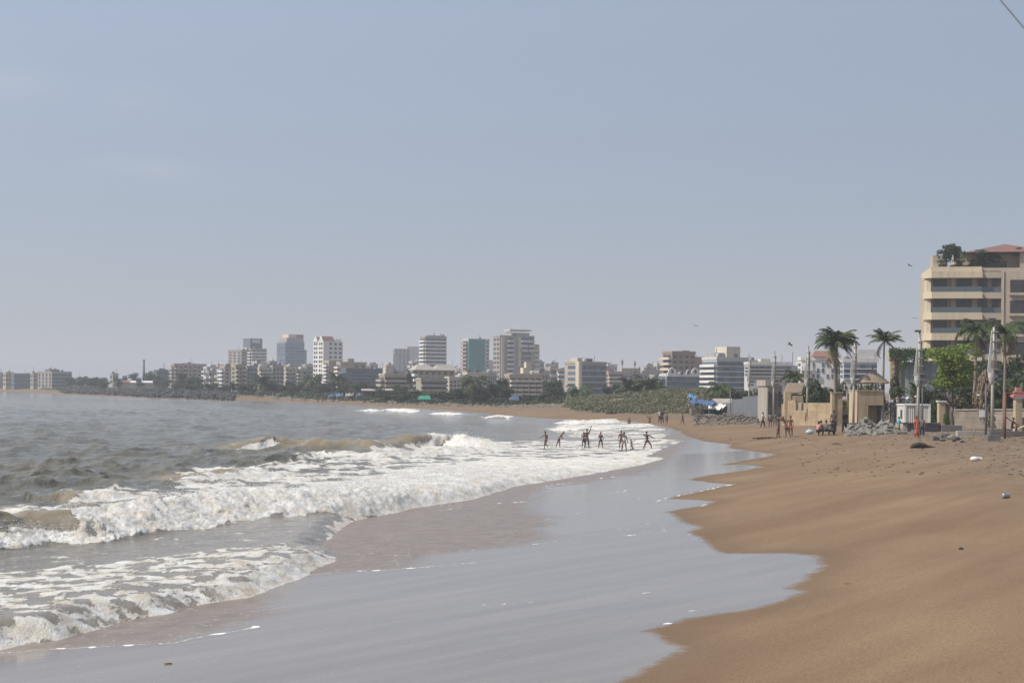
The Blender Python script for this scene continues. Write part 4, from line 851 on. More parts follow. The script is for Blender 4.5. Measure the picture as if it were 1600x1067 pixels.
def tree(px, pyt, pyb, wpx, Y, kind='dark', var=0, name='broadleaf_tree', label=None, trunk=True, big=False, tm=None, crown_low=.18):
    c = at(px, pyb, Y); zt = at(px, pyt, Y).z; g = gz(c.x, Y) if Y < 420 else max(1.0, min(2.5, c.z))
    g = min(g, max(c.z, zt-1.5)); h = zt - g; w = wpx*Y/F*(1.35 if name == 'garden_shrub' else 1.1)
    o = empty(name, (c.x, Y, g), (px*1.7) % 6.28); o['category'] = 'tree' if 'tree' in name or 'palm' in name else 'shrub'
    lo = crown_low*h if trunk else 0
    link('crown', crown(kind, var, 16 if big else 11, 4200 if big else 1300, .026 if big else .052), o, (0,0,lo), (0,0,0), (w, w, h-lo))
    if trunk: link('trunk', TRK[var % 3] if tm is None else tm, o, (0,0,0), (0,0,0), (w*.9, w*.9, h))
    if label: o['label'] = label
    TREES.append((o, px, Y, kind, label)); return o
def palm(px, pyc, pyb, r, Y, var=0, label=None, lean=0.0, tr=.14, wx=None):
    c = at(px, pyc, Y); g = min(gz(c.x, Y) if Y < 420 else 1.5, c.z-1); h = c.z - g
    o = empty('palm_tree', (c.x - lean, Y, g), 0); o['category'] = 'palm tree'
    n = 8; MB().tube([(lean*(i/n)**1.6 , .05*math.sin(i), h*i/n - (.2 if i == 0 else 0)) for i in range(n+1)], [tr*(1.35-.6*i/n) for i in range(n+1)], 8).build('trunk', BARKL, o, smooth=True)
    a, b = PALM[var % 3]
    link('fronds', a, o, (lean,0,h-.05), (0,0,(px*.37) % 1.6 - .8), (r,r,r*(.92+.16*((px*.61) % 1)))); link('dead_fronds', b, o, (lean,0,h-.1), (0,0,0), (r,r,r))
    if label: o['label'] = label
    TREES.append((o, px, Y, 'palm', label)); return o
rt = random.Random(12)
# belt of trees along the bay, left to right: px, top, bottom, width, distance, kind
for t in [(112,589,604,22,760,'dark'),(126,588,604,24,740,'olive'),(140,590,604,20,720,'dark'),(150,587,604,22,740,'dark'),(163,589,604,22,720,'mid'),(163,596,606,22,640,'mid'),(186,590,604,16,700,'dark'),(196,587,604,16,720,'dark'),
  (209,582,603,18,720,'dark'),(218,590,603,14,700,'dark'),(232,580,604,22,720,'dark'),(246,585,606,22,690,'dark'),(258,590,608,22,660,'dark'),(276,596,610,18,560,'mid'),(286,582,611,24,600,'dark'),(299,585,611,26,590,'dark'),(312,590,611,24,580,'dark'),(300,598,612,40,540,'dark'),
  (326,598,612,18,520,'dark'),(352,600,614,20,500,'mid'),(364,596,614,18,500,'dark'),(380,599,615,22,480,'olive'),(394,600,616,22,480,'dark'),(412,592,615,13,480,'dark'),(428,600,616,22,470,'mid'),(440,602,616,20,460,'olive'),(455,600,617,22,460,'mid'),(468,596,617,18,480,'dark'),
  (480,586,612,16,520,'dark'),(497,586,616,14,500,'dark'),(505,598,618,26,450,'mid'),(520,594,618,18,450,'dark'),(532,586,616,13,480,'dark'),(540,594,618,20,440,'olive'),(556,600,618,22,430,'dark'),(568,596,618,16,420,'dark'),(580,602,619,20,420,'dark'),(592,606,622,16,400,'mid'),
  (604,614,630,24,360,'mid'),(620,616,632,26,350,'olive'),(635,613,632,24,350,'mid'),(650,608,632,26,350,'dark'),(664,612,633,26,345,'mid'),(640,576,600,12,450,'dark'),(678,611,633,26,340,'olive'),(692,608,634,28,340,'mid'),(706,612,634,22,340,'dark'),(716,606,634,24,335,'dark'),(730,604,635,24,335,'dark'),(745,608,635,26,330,'dark'),(758,612,636,24,330,'olive'),
  (770,594,634,26,340,'dark'),(783,590,636,28,335,'dark'),(792,600,638,24,330,'dark'),(742,616,637,26,320,'dark'),(812,618,640,22,320,'olive'),(828,616,641,22,315,'dark'),(846,612,642,26,320,'mid'),(858,594,641,30,330,'mid'),(872,592,642,28,330,'mid'),(866,618,645,36,300,'olive'),(886,622,646,26,300,'dark'),
  (899,614,640,16,310,'dark'),(913,610,642,22,310,'dark'),(926,618,644,24,305,'mid'),(950,600,634,26,330,'dark'),(964,598,630,24,340,'dark'),(978,602,630,26,340,'mid'),(992,596,632,26,340,'dark'),(1006,592,632,26,340,'dark'),(1020,590,636,28,330,'dark'),(1032,602,636,24,320,'mid'),(1046,610,636,26,310,'dark'),(1062,611,636,28,310,'dark'),(1078,613,636,24,300,'mid'),(1092,614,636,20,295,'dark'),
  (1120,610,632,22,240,'mid'),(1136,612,632,20,240,'olive'),(1150,606,634,26,222,'dark'),(1163,608,634,24,225,'mid'),(1200,608,634,22,225,'dark'),(1173,604,634,24,215,'mid'),(1186,607,634,20,215,'dark'),(1215,606,634,22,220,'mid'),(1232,610,634,24,215,'dark')]:
    tree(*t, var=rt.randrange(4))
for k in range(44):       # second, looser row behind the first
    px = 318 + k*13.2 + rt.uniform(-4, 4)
    if 884 < px < 948 or 784 < px < 852: continue
    Yb = float(np.interp(px, [240,345,420,500,600,700,780,900], [640,545,500,450,395,350,330,320]))
    tree(px, rt.uniform(593, 606) if px < 640 else rt.uniform(600, 614), float(np.interp(px, [240,420,600,900], [608,614,624,636])), rt.uniform(18, 30), Yb*rt.uniform(1.0, 1.12), rt.choice(['dark','dark','mid','olive']), rt.randrange(4))
for p in [(411,598,616,5,470,0),(489,594,616,5,500,1),(528,594,616,5,470,2),(740,600,632,4.5,330,1),(905,614,642,4.2,305,1),(984,606,640,4.0,300,2),(1012,604,640,4.2,300,0),(1124,611,640,3.2,235,1)]:
    palm(*p)
# near plants, from the twin palms to the right edge
palm(1303, 538, 660, 2.5, 150, 0, 'tall full palm, left stem of the twin palms behind the cream wall', -.25, .15)
palm(1308, 535, 660, 2.5, 151, 2, 'tall full palm, right stem of the twin palms behind the cream wall', .15, .15)
palm(1382, 531, 640, 2.3, 165, 2, 'lone slender palm standing between the thatched gazebo and the creeper wall', .2, .13)
palm(1241, 590, 650, 2.2, 172, 1, 'short dark palm behind the small thatched hut', .3, .14)
palm(1526, 520, 650, 2.7, 142, 1, 'shaggy drooping palm in front of the hotel, left of the nearest lamp post', .2, .15)
palm(1571, 519, 660, 2.3, 126, 1, 'slim dark stemmed palm in front of the hotel, right of the nearest lamp post', .05, .12)
palm(1432, 608, 640, 1.2, 140, 2, 'small young palm behind the white container cabin', 0, .08)
palm(1405, 612, 645, 1.0, 142, 0, 'small young palm beside the white fence with lanterns', 0, .08)
FT = MB(); FT.tube([(0,0,-.2),(.05,0,.6),(-.05,0,1.4),(.1,0,2.1)], [.24,.19,.17,.16], 10)
for a, l, z in ((0.3,1.3,3.4),(2.2,1.2,3.5),(3.6,1.5,3.2),(5.1,1.2,3.3),(1.3,.8,3.8)): FT.tube([(.1,0,2.0),(.1+l*.5*math.cos(a), l*.5*math.sin(a), 2.7),(.1+l*math.cos(a), l*math.sin(a), z)], [.11,.08,.03], 7)
c_ = at(1487, 657, 122); ot = empty('broadleaf_tree', (c_.x, 122, gz(c_.x, 122))); tag(ot, 'rounded bright green tree with a leaning trunk beside the stone wall', 'tree')
FT.build('trunk', BARK, ot, smooth=True)
zt_ = at(1487, 540, 122).z - ot.location.z; zl = at(1487, 606, 122).z - ot.location.z
link('crown', crown_mesh('crown', LEAF['bright'], 91, 22, 7000, .024), ot, (.0,0,zl-.25), (0,0,.4), (6.6,6.0,zt_-zl+.35))
for t in [(1270,589,632,40,158,'mid'),(1288,596,632,34,157,'dark'),(1318,590,650,26,156,'olive'),(1333,592,654,22,155,'creeper'),(1326,612,656,22,150,'creeper'),(1356,592,630,30,160,'mid'),(1376,590,630,24,162,'olive'),(1400,588,640,24,170,'dark'),(1463,620,652,26,136,'mid'),
   (1505,598,645,34,138,'dark'),(1528,606,645,36,136,'mid'),(1552,598,648,36,138,'dark'),(1578,592,648,36,139,'dark'),(1600,588,648,40,138,'mid'),(1505,618,645,30,134,'olive'),(1560,620,648,30,133,'mid'),(1535,548,640,44,160,'dark'),(1562,560,645,50,165,'dark'),(1592,546,640,56,165,'dark'),(1510,566,640,40,158,'olive'),(1580,575,645,44,150,'mid'),(1500,572,640,36,170,'dark'),(1545,585,645,44,148,'olive'),(1606,570,645,44,146,'dark'),(1449,606,645,34,160,'dark'),(1470,600,645,34,158,'dark'),(1437,604,640,30,142,'dark'),(1480,640,668,12,120,'creeper')]:
    tree(*t, var=rt.randrange(4), name='garden_shrub', trunk=False)
tree(1535, 572, 618, 34, 131, 'dry', 2, name='flowering_shrub', label='dry pinkish brown flowering shrub behind the stone wall', trunk=False)
# terrace plants on the hotel roof
for px, pyt, pyb, w, kd, lab in [(1484,379,417,24,'dark','tall dark shrub at the left end of the hotel roof terrace'),(1499,381,416,18,'dark','loose dark shrub second from the left on the hotel roof terrace'),(1478,404,418,22,'olive','low plant at the foot of the tall shrub on the hotel terrace'),(1502,404,419,26,'olive','spreading low olive plant on the hotel roof terrace'),
    (1527,402,419,24,'olive','low olive plant below the dark penthouse window of the hotel'),(1550,388,417,34,'dark','wide flowering shrub before the dark penthouse window of the hotel'),(1600,384,400,18,'mid','green plant on the hotel roof at the right edge of the view')]:
    c = at(px, pyb, Yh); zt = at(px, pyt, Yh).z; w_ = w*Yh/F*1.45
    o = empty('terrace_shrub', (c.x, Yh+4 - (.0 if px < 1520 else -1.0) - 2.6, at(px, 417.5, Yh).z if pyb > 405 else c.z)); tag(o, lab, 'shrub', 'plants on the hotel roof terrace')
    link('crown', crown(kd, 1, 11, 750, .052), o, (0,0,0), (0,0,px), (w_, w_, max(.8, zt - o.location.z)))
ORD2 = lambda i, n: ORD[i] if i < 14 else ('%dth' % (i+1))
ORD = ['first','second','third','fourth','fifth','sixth','seventh','eighth','ninth','tenth','eleventh','twelfth','thirteenth','fourteenth']
KN = {'dark':'dark green','mid':'green','olive':'olive green','bright':'bright green','palm':'','dry':'dry brown','creeper':'light green'}
zones = {}
for o, px, Y, kd, lab in TREES:
    if lab: continue
    nm = 'palm' if kd == 'palm' else ('shrub' if 'shrub' in o.name else 'tree'); z = near_of(px, Y)
    if Y < 200: z = 'thatched gazebo' if 1340 <= px < 1390 else 'cream garden wall' if px < 1340 else 'container cabin' if px < 1470 else 'stone wall' if Y < 145 else 'cream hotel'
    if z is None: z = 'far left chimney' if px < 270 else 'scrub dune'
    zones.setdefault((z, nm), []).append((px, o, kd))
for (z, nm), l in zones.items():
    l.sort(key=lambda q: q[0])
    for i, (px, o, kd) in enumerate(l):
        w = KN[kd]; pos = '' if len(l) == 1 else (' the leftmost' if i == 0 else ' the rightmost' if i == len(l)-1 else ' ' + ORD2(i, len(l)) + ' from left')
        o['label'] = ' '.join((('slender ' if nm == 'palm' else w + ' leafy ') + nm + ' by the ' + z + (',' + pos + ' of its row' if pos else '')).split())
        o['group'] = {'palm': 'palms along the bay', 'tree': 'trees along the bay', 'shrub': 'shrubs behind the garden walls'}[nm]
# scrub covering the dune: nobody could count these bushes
rs = np.random.RandomState(5); V_, F_ = [], []; nv = 0; cnt = 0
while cnt < 500:
    x, y = rs.uniform(2, 128), rs.uniform(218, 330); z = gz(x, y); px = 800 + F*x/y
    q = (H-z)/y*F
    d_ = float(polydist(np.array([x]), np.array([y]), COAST)[0][0])
    if not (890 < px < 1128) or -d_ < 15 + 3*math.sin(x*.3): continue
    if 948 < px < 972 and y > 258 and y < 285: continue
    r = rs.uniform(.8, 2.0); n = 150; d = rs.normal(size=(n, 3)); d /= np.linalg.norm(d, axis=1, keepdims=True); d[:, 2] = np.abs(d[:, 2])
    p = np.array([x, y, z-.1]) + d*r*rs.uniform(.5, 1.1, (n, 1))*np.array([1, 1, .65]); nn = d + rs.normal(size=(n, 3))*.5; nn /= np.linalg.norm(nn, axis=1, keepdims=True)
    v, f = leaves(p, nn, np.full(n, .19), rs); V_.append(v); F_.append(f+nv); nv += len(v); cnt += 1
me = bpy.data.meshes.new('dune_scrub'); me.from_pydata(np.concatenate(V_).tolist(), [], np.concatenate(F_).tolist()); me.update(); me.materials.append(LEAF['scrub'])
tag(link('dune_scrub', me), 'low olive green scrub covering the sand dune below the brown buildings', 'scrub', kind='stuff')
# undergrowth on the flat ground behind the beach
V_, F_ = [], []; nv = 0
for k in range(900):
    px = rs.uniform(60, 900); Yb = np.interp(px, [60,120,240,345,420,500,600,700,780,900], [800,690,560,500,455,415,355,318,292,275]); Y = Yb*rs.uniform(1.0, 1.35)
    x = (px-800)/F*Y; z = gz(x, Y); r = rs.uniform(.5, 1.5)*Y/450+.3; n = 40; d = rs.normal(size=(n, 3)); d /= np.linalg.norm(d, axis=1, keepdims=True); d[:, 2] = np.abs(d[:, 2])
    p = np.array([x, Y, z-.1]) + d*r*rs.uniform(.4, 1.1, (n, 1))*np.array([1.3, 1.3, .7]); nn = d + rs.normal(size=(n, 3))*.5; nn /= np.linalg.norm(nn, axis=1, keepdims=True)
    v, f = leaves(p, nn, np.full(n, .36), rs); V_.append(v); F_.append(f+nv); nv += len(v)
me = bpy.data.meshes.new('undergrowth'); me.from_pydata(np.concatenate(V_).tolist(), [], np.concatenate(F_).tolist()); me.update(); me.materials.append(LEAF['dark'])
tag(link('undergrowth', me), 'dark green undergrowth along the back of the far beach', 'undergrowth', kind='stuff')
# ------------------------------------------------------------------ the sea front on the right: walls, lamps, huts, rubble
MASON = brickmat('cream_masonry', (.46,.35,.215), (.40,.30,.185), (.30,.235,.155), 3.2)
PLAST = mat('sand_plaster', (.46,.36,.235), .9, .14, .7, bump=.35, stain=.25)
RUBST = brickmat('rubble_stone_wall', (.27,.22,.18), (.20,.165,.14), (.33,.29,.24), 2.4, .7)
CONC = mat('concrete', (.36,.33,.29), .9, .15, 1.1, bump=.3, stain=.25); CONCD = mat('dark_concrete', (.15,.14,.135), .9, .2, 1.2, bump=.3)
LAMPP = mat('lamp_cream', (.44,.42,.37), .6, .10, .8, stain=.25); LAMPB = mat('lamp_blade', (.45,.44,.42), .55, .08, .6)
THATCH = mat('thatch', (.25,.195,.14), .95, .28, 5, bump=.9, bscale=18); WOOD = mat('weathered_wood', (.17,.13,.10), .9, .25, 3, bump=.4); RUST = mat('rust_red_paint', (.17,.075,.06), .7, .2, 2)
WHITE = mat('white_paint', (.70,.69,.66), .6, .08, 1, stain=.15); ROCK = mat('rock', (.165,.152,.135), .95, .28, 1.2, bump=.7, objvar=.2); ROCKD = mat('dark_rock', (.065,.06,.06), .95, .3, 1.2, bump=.7)
def flat_on(px, py, Y, name=None):
    c = at(px, py, Y); return c
def zat(px, py, Y): return at(px, py, Y).z
def xat(px, Y): return at(px, 650, Y).x
# promenade ground behind the berm: pale gravel bank
def lamp(px, ptop, Y, label, top=True, camera_top=False):
    g = gz(xat(px, Y), Y); zt = zat(px, ptop, Y); h = zt - g; x = at(px, (ptop+660)/2, Y).x
    o = empty('lamp_post', (x, Y, g)); tag(o, label, 'lamp post', 'lamp posts along the sea front')
    zs = .50*h; zb = .58*h                                          # shield, foot of the blade
    MB().prism([(-.42,-.42),(.42,-.42),(.42,.42),(-.42,.42)], -.8, .42).build('base', CONCD, o)
    MB().tube([(0,0,.4),(0,0,.47*h),(0,0,.60*h)], [.12,.10,.09], 12).build('pole', LAMPP, o, smooth=True)
    m = MB(); m.tube([(.02,-.10,.575*h),(.02,-.10,.955*h)], .068, 10); m.tube([(.22,.02,.575*h),(.22,.02,.93*h)], .068, 10)
    ms = m.build('mast', LAMPP, o, smooth=True)
    r = MB()
    for k in range(5): r.box(-.09, .33, -.22, .14, (.60+.078*k)*h, (.60+.078*k)*h+.06)
    r.build('clamp_ring', CONC, ms)
    MB().tube([(.10,-.02,.93*h),(.10,-.02,h)], [.05,.03], 6).build('spike', METAL, o)
    y0, y1 = -.06, .04
    MB().add([(-.10,y0,.93*h),(-.36,y0,zb),(-.10,y0,zb),(-.10,y1,.93*h),(-.36,y1,zb),(-.10,y1,zb)], [(0,1,2),(3,5,4),(0,3,4,1),(1,4,5,2),(2,5,3,0)]).build('blade', LAMPB, o)
    s = MB(); n = 8; vs = []; fs = []
    for j, (z, w) in enumerate(((zs+.62,.25),(zs+.30,.24),(zs+.02,.17),(zs-.16,.09))):
        for k in range(n+1):
            t = math.pi*k/n; vs.append((-.08 - w*math.cos(t)*1.0, -.02 - w*.9*math.sin(t), z))
    for j in range(3):
        for k in range(n): fs.append((j*(n+1)+k, j*(n+1)+k+1, (j+1)*(n+1)+k+1, (j+1)*(n+1)+k))
    for j in range(3): fs.append((j*(n+1), (j+1)*(n+1), (j+1)*(n+1)+n, j*(n+1)+n))
    fs.append(tuple(range(n, -1, -1))); fs.append(tuple(range(3*(n+1), 4*(n+1))))
    s.add(vs, fs).build('shield', LAMPB, o)
    for dz in (0, .42): MB().box(.20, .62, -.16, .16, zs+.05+dz, zs+.30+dz).build('floodlight', METAL, o)
    if camera_top:
        c = MB(); c.box(-.30, .16, -.10, .10, h+.10, h+.26); c.tube([(.08,0,h-.05),(.08,0,h+.14)], .06, 6); c.build('security_camera', METAL, o)
    return o
lamp(1551, 503, 96, 'nearest and tallest lamp post, carrying a dark camera, before the stone wall', camera_top=True)
lamp(1435, 521, 109, 'lamp post beside the white container cabin, carrying a dark camera', camera_top=True)
lamp(1334, 531, 136, 'lamp post rising from the rubble heap left of the thatched gazebo')
lamp(1261.5, 540, 153, 'lamp post in front of the cream masonry garden wall')
lamp(1209, 548, 175, 'lamp post left of the cream masonry garden wall, above the three walkers')
lamp(1170.5, 556, 203, 'farthest lamp post, standing over the broken planks near the blue tarpaulin shack')
def thinpole(name, px, ptop, pbot, Y, m, r, label, extra=None):
    g = gz(xat(px, Y), Y); o = empty(name, (at(px, 640, Y).x, Y, g)); tag(o, label, 'pole'); h = zat(px, ptop, Y) - g
    MB().tube([(0,0,-.4),(0,0,h)], [r*1.15, r], 8).build('pole', m, o, smooth=True)
    if extra: extra(o, h)
    return o
def small_lamp(o, h):
    MB().tube([(0,0,h*.80),(-.45,0,h*.82)], .025, 6).build('arm', METAL, o); MB().ell((-.52,0,h*.80), (.14,.09,.06), 8, 5).build('lamp_head', WHITE, o)
thinpole('street_lamp', 1540.5, 600, 682, 99, METAL, .07, 'thin dark pole with a tiny lamp arm, just left of the nearest lamp post', small_lamp)
thinpole('street_lamp', 1441, 605, 664, 112, METAL, .05, 'thin dark pole with a tiny lamp arm in front of the container cabin', small_lamp)
thinpole('iron_post', 1324, 606, 668, 134, RUST, .05, 'thin brownish post left beside the rubble lamp post')
thinpole('iron_post', 1340, 596, 662, 137, WOOD, .05, 'thin brownish post right beside the rubble lamp post')
thinpole('iron_post', 1141, 608, 640, 205, WOOD, .06, 'bare wooden post by the long low sheds, left of the farthest lamp post')

# cream masonry wall, stepped at its left end
Y = 150
def wallobj(name, label, cat, pts, Y0, Y1, m, th=.35, cope=None, zfoot=None):
    """a wall whose top follows (px, py) points, standing between the depths Y0 (left) and Y1 (right)"""
    P_ = []
    for px, py in pts:
        f = (px-pts[0][0])/(pts[-1][0]-pts[0][0]); YY = Y0 + (Y1-Y0)*f; c = at(px, py, YY); P_.append(c)
    o = empty(name, (P_[0].x, P_[0].y, gz(P_[0].x, P_[0].y))); tag(o, label, cat); b = MB(); cb = MB(); O = o.location
    for a, c in zip(P_[:-1], P_[1:]):
        if (c-a).xy.length < .05: continue
        n = Vector((-(c-a).y, (c-a).x, 0)).normalized()*th
        g = min(gz(a.x, a.y), gz(c.x, c.y)) - .5
        q = [a-O, c-O, c+n-O, a+n-O]
        vs = [(p.x, p.y, g-O.z) for p in q] + [(q[0].x,q[0].y,a.z-O.z),(q[1].x,q[1].y,c.z-O.z),(q[2].x,q[2].y,c.z-O.z),(q[3].x,q[3].y,a.z-O.z)]
        b.add(vs, [(0,3,2,1),(4,5,6,7),(0,1,5,4),(1,2,6,5),(2,3,7,6),(3,0,4,7)])
        if cope:
            e = n*.25; q = [a-e-O, c-e-O, c+n+e-O, a+n+e-O]
            cb.add([(p.x,p.y,(a.z if i in (0,3) else c.z)-O.z+.004) for i, p in enumerate(q)] + [(p.x,p.y,(a.z if i in (0,3) else c.z)-O.z+.11) for i, p in enumerate(q)], [(0,3,2,1),(4,5,6,7),(0,1,5,4),(1,2,6,5),(2,3,7,6),(3,0,4,7)])
    b.build('wall', m, o)
    if cope: cb.build('coping', cope, o)
    return o
w1 = wallobj('garden_wall', 'cream masonry garden wall with a stepped left end and small slits', 'wall', [(1221,644),(1221.1,631),(1231,631),(1231.1,625),(1243,625),(1243.1,629.5),(1299,629)], 152, 148, MASON)
pier = empty('wall_pier', (at(1231,620,151.5).x, 151.5, gz(at(1231,620,151.5).x, 151.5))); tag(pier, 'slim cream pier sticking up behind the stepped end of the garden wall', 'pier')
MB().box(-.35,.35,0,.5,-.3,zat(1231,612,151.5)-pier.location.z).box(.5,1.6,0,.5,-.3,zat(1231,618,151.5)-pier.location.z).build('wall', PLAST, pier)
for k, px in enumerate((1244,1252.5)): MB().box(-.12,.12,-.03,.02,0,.75).build('slit', CONCD, w1, at(px, 641, 150.2) - w1.location + Vector((0,-.42,0)))
gp = empty('gate_pier', (at(1299,640,147).x, 147, gz(at(1299,640,147).x, 147))); tag(gp, 'tall cream gate pier with a brick inset, right end of the garden wall', 'pier')
zz = zat(1305,614,147)-gp.location.z; MB().box(0,.30,-.1,.6,-.4,zz).build('post', PLAST, gp); MB().box(.303,1.15,0,.5,-.4,zz-.12).build('brick_panel', MASON, gp); MB().box(-.05,1.2,-.15,.65,zz+.003,zz+.10).build('coping', PLAST, gp)
# hut with a small thatched roof behind the wall
hut = empty('thatched_hut', (at(1247,620,160).x, 160, 1.4)); tag(hut, 'small open hut with a sloping thatched roof behind the cream garden wall', 'hut')
z0, z1, z2 = zat(1247,627,160)-1.4, zat(1247,613,160)-1.4, zat(1247,598,160)-1.4
MB().add([(-1.2,-.6,z1),(1.15,-.6,z1),(1.15,.9,z2),(-1.05,.9,z2),(1.15,2.4,z1),(-1.2,2.4,z1),(-1.2,-.6,z1-.14),(1.15,-.6,z1-.14),(1.15,2.4,z1-.14),(-1.2,2.4,z1-.14)], [(0,1,2,3),(3,2,4,5),(0,3,5),(1,4,2),(6,9,8,7),(0,6,7,1),(1,7,8,4),(4,8,9,5),(5,9,6,0)]).build('roof', THATCH, hut)
for x in (-1,1):
    for y in (-.4,2.2): MB().tube([(x,y,-.5),(x,y,z1-.1)], .07, 6).build('post', WOOD, hut)
MB().box(-1,1,1.6,1.7,-.5,z1-.2).build('back_wall', WOOD, hut)
# cream block with a recessed niche + gazebo
Y = 138
blk = empty('stone_kiosk', (at(1339,655,Y).x, Y, gz(at(1339,655,Y).x, Y)), R(4)); tag(blk, 'square cream stone kiosk with a shadowed recess at its lower right', 'kiosk'); w = 42*Y/F
zt = zat(1350,611,Y)-blk.location.z; zm = zat(1350,633,Y)-blk.location.z; f0 = .42
MB().box(0,f0*w,0,2.6,-.6,zm-.003).box(f0*w+.003,.93*w,1.3,2.6,-.6,zm-.003).build('wall', PLAST, blk); MB().box(0,w,0,2.6,zm,zt).build('lintel', PLAST, blk); MB().box(.94*w,w,.05,2.6,-.6,zm-.003).build('pier', CONCD, blk)
MB().box(-.05,w+.05,-.08,2.65,zt+.003,zt+.10).build('coping', PLAST, blk); MB().box(-.15,w+.2,-.5,-.003,-.6,.15).build('step', PLAST, blk)
Y = 150
gz0 = empty('gazebo', (at(1363,620,Y).x, Y, 1.5)); tag(gz0, 'gazebo with a wide conical thatched roof above the cream stone kiosk', 'gazebo')
ze, za = zat(1363,598,Y)-1.5, zat(1363,577,Y)-1.5; n = 20; rr = 1.75
vs = [(rr*(1+.03*math.sin(k*7))*math.cos(2*math.pi*k/n), rr*(1+.03*math.sin(k*7))*math.sin(2*math.pi*k/n), ze+.05*math.sin(k*5)) for k in range(n)] + [(rr*.5*math.cos(2*math.pi*k/n), rr*.5*math.sin(2*math.pi*k/n), ze+(za-ze)*.55) for k in range(n)] + [(0,0,za)] + [(rr*.9*math.cos(2*math.pi*k/n), rr*.9*math.sin(2*math.pi*k/n), ze-.08) for k in range(n)]
fs = [(k,(k+1)%n,n+(k+1)%n,n+k) for k in range(n)] + [(n+k,n+(k+1)%n,2*n) for k in range(n)] + [(2*n+1+k,2*n+1+(k+1)%n,(k+1)%n,k) for k in range(n)] + [tuple(range(3*n,2*n,-1))]
rf = MB().add(vs, fs).build('roof', THATCH, gz0); MB().tube([(0,0,za-.05),(0,0,za+.28)], [.07,.03], 6).build('finial', WOOD, rf)
for k in range(6): MB().tube([(1.35*math.cos(1.05*k+.3),1.35*math.sin(1.05*k+.3),-.5),(1.35*math.cos(1.05*k+.3),1.35*math.sin(1.05*k+.3),ze)], .065, 6).build('post', WOOD, gz0)
MB().prism([(1.5*math.cos(2*math.pi*k/16),1.5*math.sin(2*math.pi*k/16)) for k in range(16)], -.5, .9).build('floor', CONC, gz0)
# creeper clad gateway building
Y = 172; cw = empty('creeper_wall', (at(1388,600,Y).x, Y, 1.5), R(-6)); tag(cw, 'tall grey compound wall with a cream gateway, overgrown by hanging green creeper', 'wall')
zt, zb_, zc = zat(1400,550,Y)-1.5, zat(1400,562,Y)-1.5, zat(1400,610,Y)-1.5; mx_ = Y/F
MB().box(0,27*mx_,-.5,1.2,zb_,zt).build('beam', PLAST, cw); MB().box(2*mx_,9*mx_,-.35,.3,-.5,zb_-.003).build('column', PLAST, cw); MB().box(15*mx_,19*mx_,-.1,.5,-.5,zb_-.003).build('column', WALL['brown'], cw)
MB().box(19.2*mx_,90*mx_,.1,.5,-.5,zat(1430,566,Y)-1.5).build('panel_wall', mat('grey_green_panel', (.30,.33,.32), .8, .12, .3, stain=.4), cw); MB().box(9.1*mx_,14.9*mx_,.3,.6,-.5,zb_-.003).build('panel_wall', WALL['yellow'], cw)
for k in range(5): MB().box(3.5*mx_,7.5*mx_,-.40,-.353,zb_-.5-k*.62,zb_-.2-k*.62).build('carved_block', PLAST, cw)
rs = np.random.RandomState(8); n = 5200; u = rs.uniform(0, 80*mx_, n); drop = np.abs(rs.normal(size=n))*(.55+.9*(np.sin(u*2.1)+np.sin(u*.9+1)+1)*.5); drop = np.where(u < 17*mx_, np.minimum(drop*.35, .9), drop)
p = np.stack([u, -.55 + rs.uniform(-.2,.35,n), zt + .25 + rs.normal(size=n)*.14 - drop], -1); nn = np.tile([0,-1,.3], (n,1)) + rs.normal(size=(n,3))*.5; nn /= np.linalg.norm(nn, axis=1, keepdims=True)
v, f = leaves(p, nn, np.full(n, .10), rs); me = bpy.data.meshes.new('creeper'); me.from_pydata(v.tolist(), [], f.tolist()); me.update(); me.materials.append(LEAF['creeper']); link('creeper', me, cw)
# white railings and lanterns
Y = 140; fn = empty('white_fence', (at(1386,640,Y).x, Y, gz(at(1386,640,Y).x, Y))); tag(fn, 'pale grey board fence with two thick posts, left of the container cabin', 'fence'); mx_ = Y/F
zf = zat(1400,630,Y)-fn.location.z
for k in range(4): MB().box((1+k*3.2)*mx_,(2.6+k*3.2)*mx_,-.1,.1,-.5,zat(1390,626,Y)-fn.location.z-.15).build('post', CONCD if k % 2 else CONC, fn)
MB().box(-1*mx_,9*mx_,-.2,.25,zat(1390,626,Y)-fn.location.z-.147,zat(1390,624,Y)-fn.location.z).build('cap', WHITE, fn)
for k in range(9): MB().box((14+k*3.4)*mx_,(16.6+k*3.4)*mx_,-.02,.03,-.5,zf-.1*(k%3==0)).build('board', CONC, fn)
MB().box(13*mx_,46*mx_,.04,.09,zf-.35,zf-.25).build('rail', WHITE, fn)
for k, px in enumerate((1403.5,1411,1418.5,1426.5)):
    c = at(px, 632, 143); q = empty('lantern', (c.x, 143, c.z)); tag(q, 'white garden lantern behind the board fence, ' + ['leftmost of the four','second from left of the four','third from left of the four','rightmost of the four'][k], 'lantern', 'white lanterns behind the fence')
    MB().tube([(0,0,-1.6),(0,0,.15)], .05, 8).build('post', WHITE, q); MB().tube([(0,0,.15),(0,0,.22),(0,0,.55),(0,0,.58)], [.08,.16,.23,.05], 8).build('lamp_glass', mat('lantern_glass', (.55,.56,.55), .3, .1), q); MB().tube([(0,0,.58),(0,0,.64),(0,0,.80)], [.26,.24,.03], 8).build('cap', WHITE, q)
